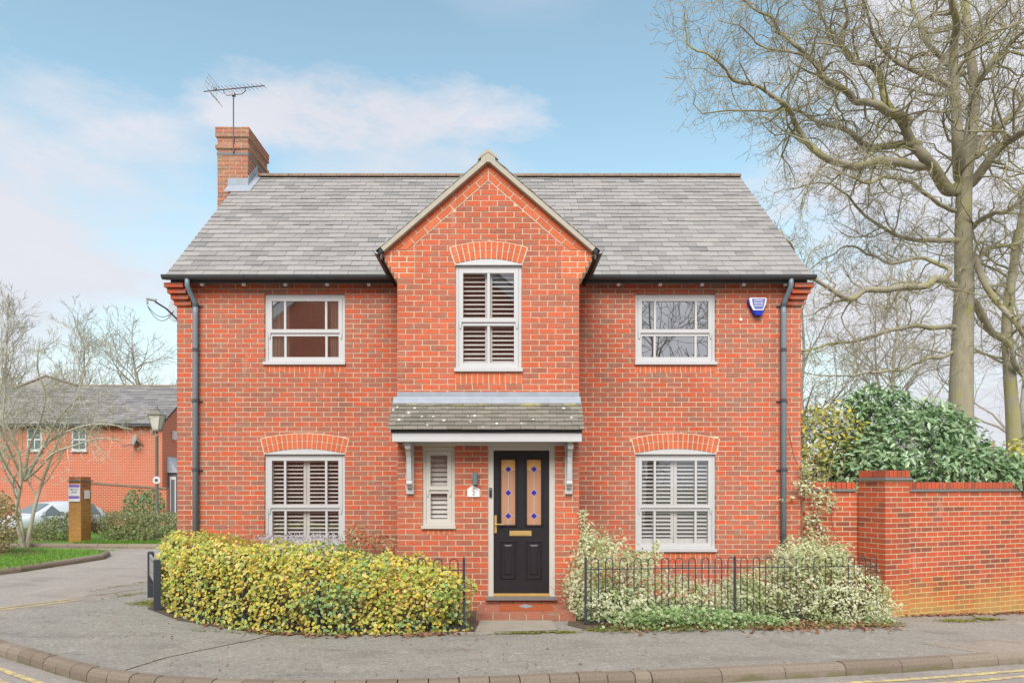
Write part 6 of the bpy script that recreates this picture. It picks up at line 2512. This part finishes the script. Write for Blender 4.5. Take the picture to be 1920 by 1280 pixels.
def small_window(x0, x1, z0, z1, y, parent):
    q = MB()
    q.box(x0, x0 + .07, y - .03, y + .03, z0, z1)
    q.box(x1 - .07, x1, y - .03, y + .03, z0, z1)
    q.box(x0 + .07, x1 - .07, y - .03, y + .03, z1 - .08, z1)
    q.box(x0 + .07, x1 - .07, y - .03, y + .03, z0, z0 + .1)
    q.box(x0 + .07, x1 - .07, y - .025, y + .02, (z0 + z1) / 2 - .04, (z0 + z1) / 2 + .04)
    q.box((x0 + x1) / 2 - .025, (x0 + x1) / 2 + .025, y - .02, y + .02, z0 + .1, (z0 + z1) / 2 - .04)
    q.box((x0 + x1) / 2 - .025, (x0 + x1) / 2 + .025, y - .02, y + .02, (z0 + z1) / 2 + .04, z1 - .08)
    w_ = q.build('window', 'white paint', parent)
    for (a_, b_) in ((x0 + .07, (x0 + x1) / 2 - .025), ((x0 + x1) / 2 + .025, x1 - .07)):
        for (c_, e_) in ((z0 + .1, (z0 + z1) / 2 - .04), ((z0 + z1) / 2 + .04, z1 - .08)):
            q = MB()
            q.box(a_, b_, y - .008, y + .0, c_, e_)
            q.build('pane', 'car glass', w_)
    q = MB()
    q.box(x0 - .05, x1 + .05, y - .07, y - .031, z0 - .05, z0 + .01)
    q.build('sill', 'white paint', w_)


for (a_, b_) in ((136, 163), (52, 80)):
    x0, x1 = (a_ - PX) * 34 / F, (b_ - PX) * 34 / F
    small_window(x0, x1, 3.37, 4.5, NY - .03, nb)
q = MB()
q.box(NX1 + .0, NX1 + .45, NY + .6, NY + 2.4, -.5, 2.3)
bay = q.build('side_porch', 'dark door', nb)
q = MB()
q.hexa([(NX1, NY + .5, 2.3), (NX1 + .6, NY + .5, 2.3), (NX1 + .6, NY + 2.5, 2.3), (NX1, NY + 2.5, 2.3), (NX1, NY + .5, 3.1), (NX1 + .05, NY + .5, 3.1), (NX1 + .05, NY + 2.5, 3.1), (NX1, NY + 2.5, 3.1)])
q.build('porch_roof', 'lead', bay)
q = MB()
q.box(NX1 + .12, NX1 + .42, NY + .56, NY + .6, -.4, 2.1)
q.build('porch_window', 'white paint', bay)
q = MB()
q.box(NX1 + .18, NX1 + .36, NY + .545, NY + .56, .1, 1.95)
q.build('pane', 'car glass', bay)
q = MB()
q.box(NX1 + .01, NX1 + .15, NY + 1.0, NY + 1.25, 4.0, 4.45)
q.build('alarm', 'white paint', nb)  # white box of the security light on the side wall
nd = thing('satellite_dish', ((255 - PX) * 34 / F, NY, 3.8), 'small satellite dish on the front wall of the far house left of the lamp post', 'dish')
q = MB()
cx_, cz_ = (256 - PX) * 34 / F, EZ + (PH - 826) * 34 / F
q.tube([(cx_ + .05, NY - .25, cz_), (cx_ + .0, NY - .29, cz_ + .01)], [.3, .31], 14)
q.build('reflector', 'dish grey', nd)
q = MB()
q.tube([(cx_, NY - .28, cz_ - .2), (cx_ - .35, NY - .6, cz_ - .3)], .03, 5)
q.tube([(cx_ + .35, NY, cz_ - .25), (cx_ + .1, NY - .25, cz_)], .04, 5)
q.build('arm', 'aerial metal', nd)

# low garden wall in front of the far house
lw = thing('garden_wall', (-17, 19.5, 0), 'low red brick garden wall in front of the far house right of the sign pier', 'garden wall')
a_, b_ = at(150, 905, 29.5), at(312, 917, 30.5)
q = MB()
q.hexa([(a_[0], a_[1], -.7), (b_[0], b_[1], -.7), (b_[0], b_[1] + .22, -.7), (a_[0], a_[1] + .22, -.7), (a_[0], a_[1], a_[2]), (b_[0], b_[1], b_[2]), (b_[0], b_[1] + .22, b_[2]), (a_[0], a_[1] + .22, a_[2])])
q.build('wall', 'far brickwork', lw)
q = MB()
q.hexa([(a_[0], a_[1] - .03, a_[2]), (b_[0], b_[1] - .03, b_[2]), (b_[0], b_[1] + .25, b_[2]), (a_[0], a_[1] + .25, a_[2]), (a_[0], a_[1] - .03, a_[2] + .07), (b_[0], b_[1] - .03, b_[2] + .07), (b_[0], b_[1] + .25, b_[2] + .07), (a_[0], a_[1] + .25, a_[2] + .07)])
q.build('coping', 'ridge tile', lw)

# sign pier
sp = thing('brick_pier', (-12.6, 9.95, 0), 'yellow stained square brick pier at the far kerb carrying the private land sign', 'pier')
PXa, PYa, PS = -12.83, 20.25 + CY, .40
PT = 1.80
th2 = math.radians(-8)
u2 = Vector((math.cos(th2), math.sin(th2), 0))
n2 = Vector((math.sin(th2), -math.cos(th2), 0))
FQ = frame((PXa, PYa, 0), u2, n2)
q = MB()
fbox(q, FQ, .006, PS - .006, .006, PS - .006, -.2, PT)
q.build('core', 'wall mortar', sp)
pa = brick_field(0, PS, -.1, PT, phase=0)
emit(pa, FQ, .05, 'brick', 'pier brick', sp, len(pa))
FQ2 = frame(FQ @ Vector((PS, 0, 0)), -n2, u2)
pb = brick_field(0.0, PS, -.1, PT, phase=.11)
emit(pb, FQ2, .05, 'brick', 'pier brick', sp, len(pb))
q = MB()
fbox(q, FQ, -.04, PS + .04, -.04, PS + .04, PT, PT + .035)
q.build('tile_creasing', 'stone sill', sp)
for k in range(5):
    q = MB()
    fbox(q, FQ, k * PS / 5 + .003, (k + 1) * PS / 5 - .003, 0, PS, PT + .037, PT + .135)
    q.build('coping_brick', 'pier brick', sp)
ps = thing('private_land_sign', (-12.6, 9.75, 1.5), 'white notice with purple bands fixed to the front of the sign pier', 'sign')
FS_ = FQ @ Matrix.Translation((.01, -.03, 1.20))
q = MB()
fbox(q, FS_, 0, .375, 0, .02, 0, .515)
q.build('board', 'print white', ps)
for z0, z1 in ((.42, .50), (.085, .165)):
    q = MB()
    fbox(q, FS_, .015, .36, -.003, -.0005, z0, z1)
    q.build('band', 'sign purple', ps)
rot = Matrix.Rotation(th2, 4, 'Z') @ Matrix.Rotation(math.pi / 2, 4, 'X')
for tx, zz, sz in (('PRIVATE', .355, .075), ('LAND', .275, .075)):
    p = FS_ @ Vector((.1875, -.003, zz))
    text(tx, sz, Matrix.Translation(p) @ rot, 'print grey', ps)
p2 = thing('small_notice', (-12.4, 9.95, 1.4), 'small plain white notice on the right face of the sign pier', 'sign')
q = MB()
F2 = FQ2 @ Matrix.Translation((.12, -.03, 1.28))
fbox(q, F2, 0, .2, 0, .02, 0, .25)
q.build('board', 'print white', p2)

# lamp post
lp = thing('lamp_post', (-11.0, 11.35, 0), 'old style street lamp on a slim grey post by the far hedge', 'street lamp')
lx, ly = -11.0, 21.8 + CY
q = MB()
q.lathe((lx, ly, 0), [(.1, -.1), (.1, .05), (.085, .1), (.085, .72), (.1, .76), (.06, .82), (.05, .9), (.045, 3.2), (.06, 3.22), (.06, 3.26), (.03, 3.28), (.03, 3.4)], 12)
q.build('post', 'lamp post paint', lp, smooth=True)
q = MB()
z0, z1 = 3.46, 3.92
for sx, sy in ((-1, -1), (1, -1), (1, 1), (-1, 1)):
    q.tube([(lx + sx * .1, ly + sy * .1, z0), (lx + sx * .2, ly + sy * .2, z1)], .014, 4)
q.box(lx - .11, lx + .11, ly - .11, ly + .11, 3.40, z0)
q.hexa([(lx - .24, ly - .24, z1), (lx + .24, ly - .24, z1), (lx + .24, ly + .24, z1), (lx - .24, ly + .24, z1), (lx - .09, ly - .09, z1 + .13), (lx + .09, ly - .09, z1 + .13), (lx + .09, ly + .09, z1 + .13), (lx - .09, ly + .09, z1 + .13)])
q.lathe((lx, ly, z1 + .13), [(.08, 0), (.09, .03), (.04, .06), (.045, .1), (.012, .2)], 8)
q.build('lantern', 'lamp post paint', lp)
q = MB()
q.hexa([(lx - .095, ly - .095, z0), (lx + .095, ly - .095, z0), (lx + .095, ly + .095, z0), (lx - .095, ly + .095, z0), (lx - .19, ly - .19, z1), (lx + .19, ly - .19, z1), (lx + .19, ly + .19, z1), (lx - .19, ly + .19, z1)])
q.build('lantern_glass', 'lantern glass', lp)
q = MB()
q.box(lx - .17, lx - .09, ly - .03, ly + .03, 3.28, 3.42)
q.build('photo_cell', 'lamp post paint', lp)
rs = thing('round_sign', (lx, ly, 1.85), 'small round white sign with a dark mark on the lamp post', 'sign')
q = MB()
q.tube([(lx + .02, ly - .07, 1.84), (lx + .02, ly - .055, 1.84)], .12, 18)
q.build('disc', 'print white', rs)
q = MB()
q.tube([(lx + .02, ly - .075, 1.84), (lx + .02, ly - .071, 1.84)], .055, 12)
q.box(lx - .02, lx + .06, ly - .074, ly - .0705, 1.80, 1.83)
q.build('mark', 'print grey', rs)

# hedges across the road
def clipped(name, label, line, hw, h, n, mat, zf, size=.055, lump=.1):
    root = thing(name, (line[0][0], line[0][1], zf(*line[0])), label, 'hedge')
    C, Nn = hedge_points(line, hw, h, n, zf, inner=.35, lump=lump)
    leaves('foliage', C, Nn, size, mat, root, aspect=.6, flop=.8)
    twigs(root, [(p.x + random.uniform(-hw, hw) * .6, p.y + random.uniform(-hw, hw) * .6, zf(p.x, p.y)) for p in resample(line, .1)], int(n / 60), h(.5) * .9)
    return root


clipped('clipped_hedge', 'low clipped green hedge between the sign pier and the main house', [D(-12.2, 20.9), D(-11.2, 20.85), D(-10.2, 20.8), D(-9.2, 20.75)], .42, lambda s: .84 - .1 * max(0, .15 - s), 6500, 'clipped hedge', lambda x, y: 0, .07)
clipped('clipped_hedge', 'low clipped hedge in front of the silver car left of the sign pier', [D(-12.95, 20.9), D(-13.6, 21.0), D(-14.4, 21.1), D(-15.5, 21.3)], .42, lambda s: max(.32, .98 - 1.0 * s), 4000, 'clipped hedge', lambda x, y: 0, .07)
clipped('tall_hedge', 'tall brownish hedge at the left edge on the grass verge', [D(-12.1, 16.9), D(-13.4, 16.9), D(-16.0, 16.9)], .5, lambda s: 1.47, 10000, 'brown hedge', lambda x, y: 0, .075, .12)
rb = thing('round_bush', (-14.0, 16.6, -.4), 'dark green rounded bush against the far low wall', 'bush')
C, Nn = blob_points([((-14.45, 16.6, .75), (.5, .45, .75)), ((-13.85, 16.6, .72), (.5, .45, .75))], 2600, inner=.3)
leaves('foliage', C, Nn, .09, 'laurel', rb, aspect=.6)
wb = thing('winter_shrub', (-14.3, 14.0, 0), 'bare twiggy shrub just right of the sign pier behind the hedge', 'shrub')
twigs(wb, [(random.uniform(-14.8, -13.9), random.uniform(13.2, 13.8), 0) for _ in range(30)], 120, 1.1, r=.009, up=1.3)
blc = thing('road_edge_soil', (0, 0, 0), None, None) if False else None
sheet('garden_soil', [D(-11.4, 16.2), D(-11.4, 17.5), D(-17, 17.7), D(-17, 16.2)], Z(.006), 'soil', cut=())

# silver car
car = thing('silver_car', (-17.3, 15.4, -.4), 'silver hatchback parked behind the low hedge left of the sign pier', 'car')
cyaw = math.atan2(-.86, -.51)
CM = Matrix.Translation((-17.3, 15.4, -.40)) @ Matrix.Rotation(cyaw, 4, 'Z')
st_ = [  # x along car (front +), half width at belt, bottom, belt, roof half width, roof
    (2.05, .55, .34, .52, .50, .56), (1.98, .72, .25, .62, .62, .68), (1.75, .82, .20, .70, .66, .80), (1.2, .87, .18, .84, .74, .93), (.78, .88, .18, .90, .72, .99),
    (.72, .88, .18, .91, .70, 1.02), (.05, .88, .18, .93, .60, 1.41), (-.6, .88, .18, .94, .60, 1.46), (-1.2, .87, .18, .95, .58, 1.42), (-1.75, .85, .22, .96, .55, 1.2), (-2.0, .78, .28, .90, .58, .95), (-2.05, .7, .36, .7, .56, .74)]
V, Fs = [], []
for (x, hw2, zb, zbelt, rw, zr) in st_:
    ring = [(hw2 * .9, zb), (hw2, zb + .18), (hw2, zbelt - .12), (hw2 * .97, zbelt), (rw + (hw2 * .97 - rw) * .08, zr - .03), (rw * .8, zr), (0, zr + .012)]
    ring = ring + [(-a_, b_) for a_, b_ in ring[-2::-1]]
    V += [tuple(CM @ Vector((x, a_, b_))) for a_, b_ in ring]
nr_ = 13
for i in range(len(st_) - 1):
    for k in range(nr_ - 1):
        Fs.append((i * nr_ + k, i * nr_ + k + 1, (i + 1) * nr_ + k + 1, (i + 1) * nr_ + k))
    Fs.append((i * nr_ + nr_ - 1, i * nr_, (i + 1) * nr_, (i + 1) * nr_ + nr_ - 1))
Fs.append(tuple(range(nr_)))
Fs.append(tuple(range((len(st_) - 1) * nr_ + nr_ - 1, (len(st_) - 1) * nr_ - 1, -1)))
q = MB()
q.add(V, Fs)
q.build('body', 'car paint', car, smooth=True)


def cpatch(name, pts, mat, th_=.012):
    q = MB()
    P = [CM @ Vector(p) for p in pts]
    n_ = (P[1] - P[0]).cross(P[2] - P[0]).normalized()
    q.prism([tuple(p + n_ * .012) for p in P], tuple(-n_ * th_))
    q.build(name, mat, car)


cpatch('windscreen', [(.70, -.64, 1.03), (.70, .64, 1.03), (.10, .54, 1.385), (.10, -.54, 1.385)], 'car glass')
cpatch('rear_window', [(-1.98, .55, .98), (-1.98, -.55, .98), (-1.35, -.48, 1.40), (-1.35, .48, 1.40)], 'car glass')
for s in (1, -1):
    for (xa_, xb_, xt0, xt1) in ((.52, -.30, .0, -.30), (-.38, -1.15, -.38, -1.05), (-1.22, -1.62, -1.12, -1.45)):
        pp = [(xa_, s * .862, .965), (xb_, s * .862, .965), (xt1, s * .635, 1.375), (xt0, s * .635, 1.375)]
        if s < 0:
            pp = pp[::-1]
        cpatch('side_window', pp[::-1] if s > 0 else pp[::-1], 'car glass', -.02)
    q = MB()
    q.hexa([tuple(CM @ Vector(p)) for p in ((.42, s * .88, .97), (.60, s * .88, .97), (.58, s * 1.04, .97), (.46, s * 1.04, .97), (.42, s * .88, 1.09), (.58, s * .88, 1.07), (.56, s * 1.04, 1.09), (.46, s * 1.04, 1.11))])
    q.build('mirror', 'car paint', car)
    cpatch('headlight', [(1.86, s * .52, .64), (1.80, s * .80, .66), (1.62, s * .80, .77), (1.72, s * .5, .77)] if s > 0 else [(1.86, s * .52, .64), (1.72, s * .5, .77), (1.62, s * .80, .77), (1.80, s * .80, .66)], 'lantern glass', .02)
    for xw in (1.25, -1.3):
        q = MB()
        q.tube([CM @ Vector((xw, s * .72, .31)), CM @ Vector((xw, s * .895, .31))], .31, 20)
        wl_ = q.build('wheel', 'tyre', car)
        q = MB()
        q.tube([CM @ Vector((xw, s * .89, .31)), CM @ Vector((xw, s * .905, .31))], .2, 16)
        q.build('rim', 'aerial metal', wl_)

# ================================================================== ACROSS THE STREET (seen only in the window panes)
oh = thing('opposite_house', (-3, -24, 0), 'brick house with white bargeboards across the street mirrored in the left windows', 'house')
OY = -22.0
q = MB()
q.prism([(4.0, OY, -.5), (-14, OY, -.5), (-14, OY, 7.0), (-5, OY, 14.2), (4.0, OY, 7.0)], (0, -6, 0))
q.build('wall', 'far brickwork', oh)
for (x0, z0, x1, z1) in ((-14.6, 6.5, -5, 14.2), (4.6, 6.5, -5, 14.2)):
    q = MB()
    p0, p1 = Vector((x0, OY + .25, z0)), Vector((x1, OY + .25, z1))
    pp = [p0, p1, p1 + Vector((0, 0, .5)), p0 + Vector((0, 0, .5))]
    q.prism([tuple(p) for p in pp], (0, -.3, 0))
    q.build('bargeboard', 'white paint', oh)
    q = MB()
    q.prism([tuple(p + Vector((0, 0, .51))) for p in (p0, p1)] + [tuple(p + Vector((0, 0, .62))) for p in (p1, p0)], (0, -6.5, 0))
    q.build('roof', 'far slate', oh)
small_window(-12.6, -11.4, 4.4, 5.8, OY + .06, oh)
small_window(-2.6, -1.0, 4.4, 5.8, OY + .06, oh)
q = MB()
q.box(-7.2, -2.0, OY + .02, OY + .5, 3.0, 3.25)
q.build('canopy', 'white paint', oh)
oht = auto_tree('bare_tree', (10.5, -19, -.5), 11, .2, 'bare tree across the street mirrored in the right upper window', 61, 'grey bark', crown0=.15, n=22, lev=2, kids=5, minr=.012)
oht = auto_tree('bare_tree', (7.2, -23, -.5), 12, .2, 'second bare tree across the street mirrored in the right upper window', 62, 'grey bark', crown0=.15, n=22, lev=2, kids=5, minr=.012)

# far wood that closes the view beyond the houses
fw = []
for _ in range(16000):
    a_ = random.uniform(-1.25, 1.25)
    r_ = random.uniform(80, 105)
    top = 5.5 + 2.2 * nz((a_ * 9, 0, 0), 1.0) + 1.2 * nz((a_ * 40, 3, 0), 1.0)
    fw.append((r_ * math.sin(a_), CY + r_ * math.cos(a_), -1.2 + (top + 1.2) * random.random() ** .8))
C = np.array(fw)
leaves('far_wood', C, np.tile([0, -1, .5], (len(C), 1)), .75, 'brown hedge', None, aspect=.55, flop=.9)
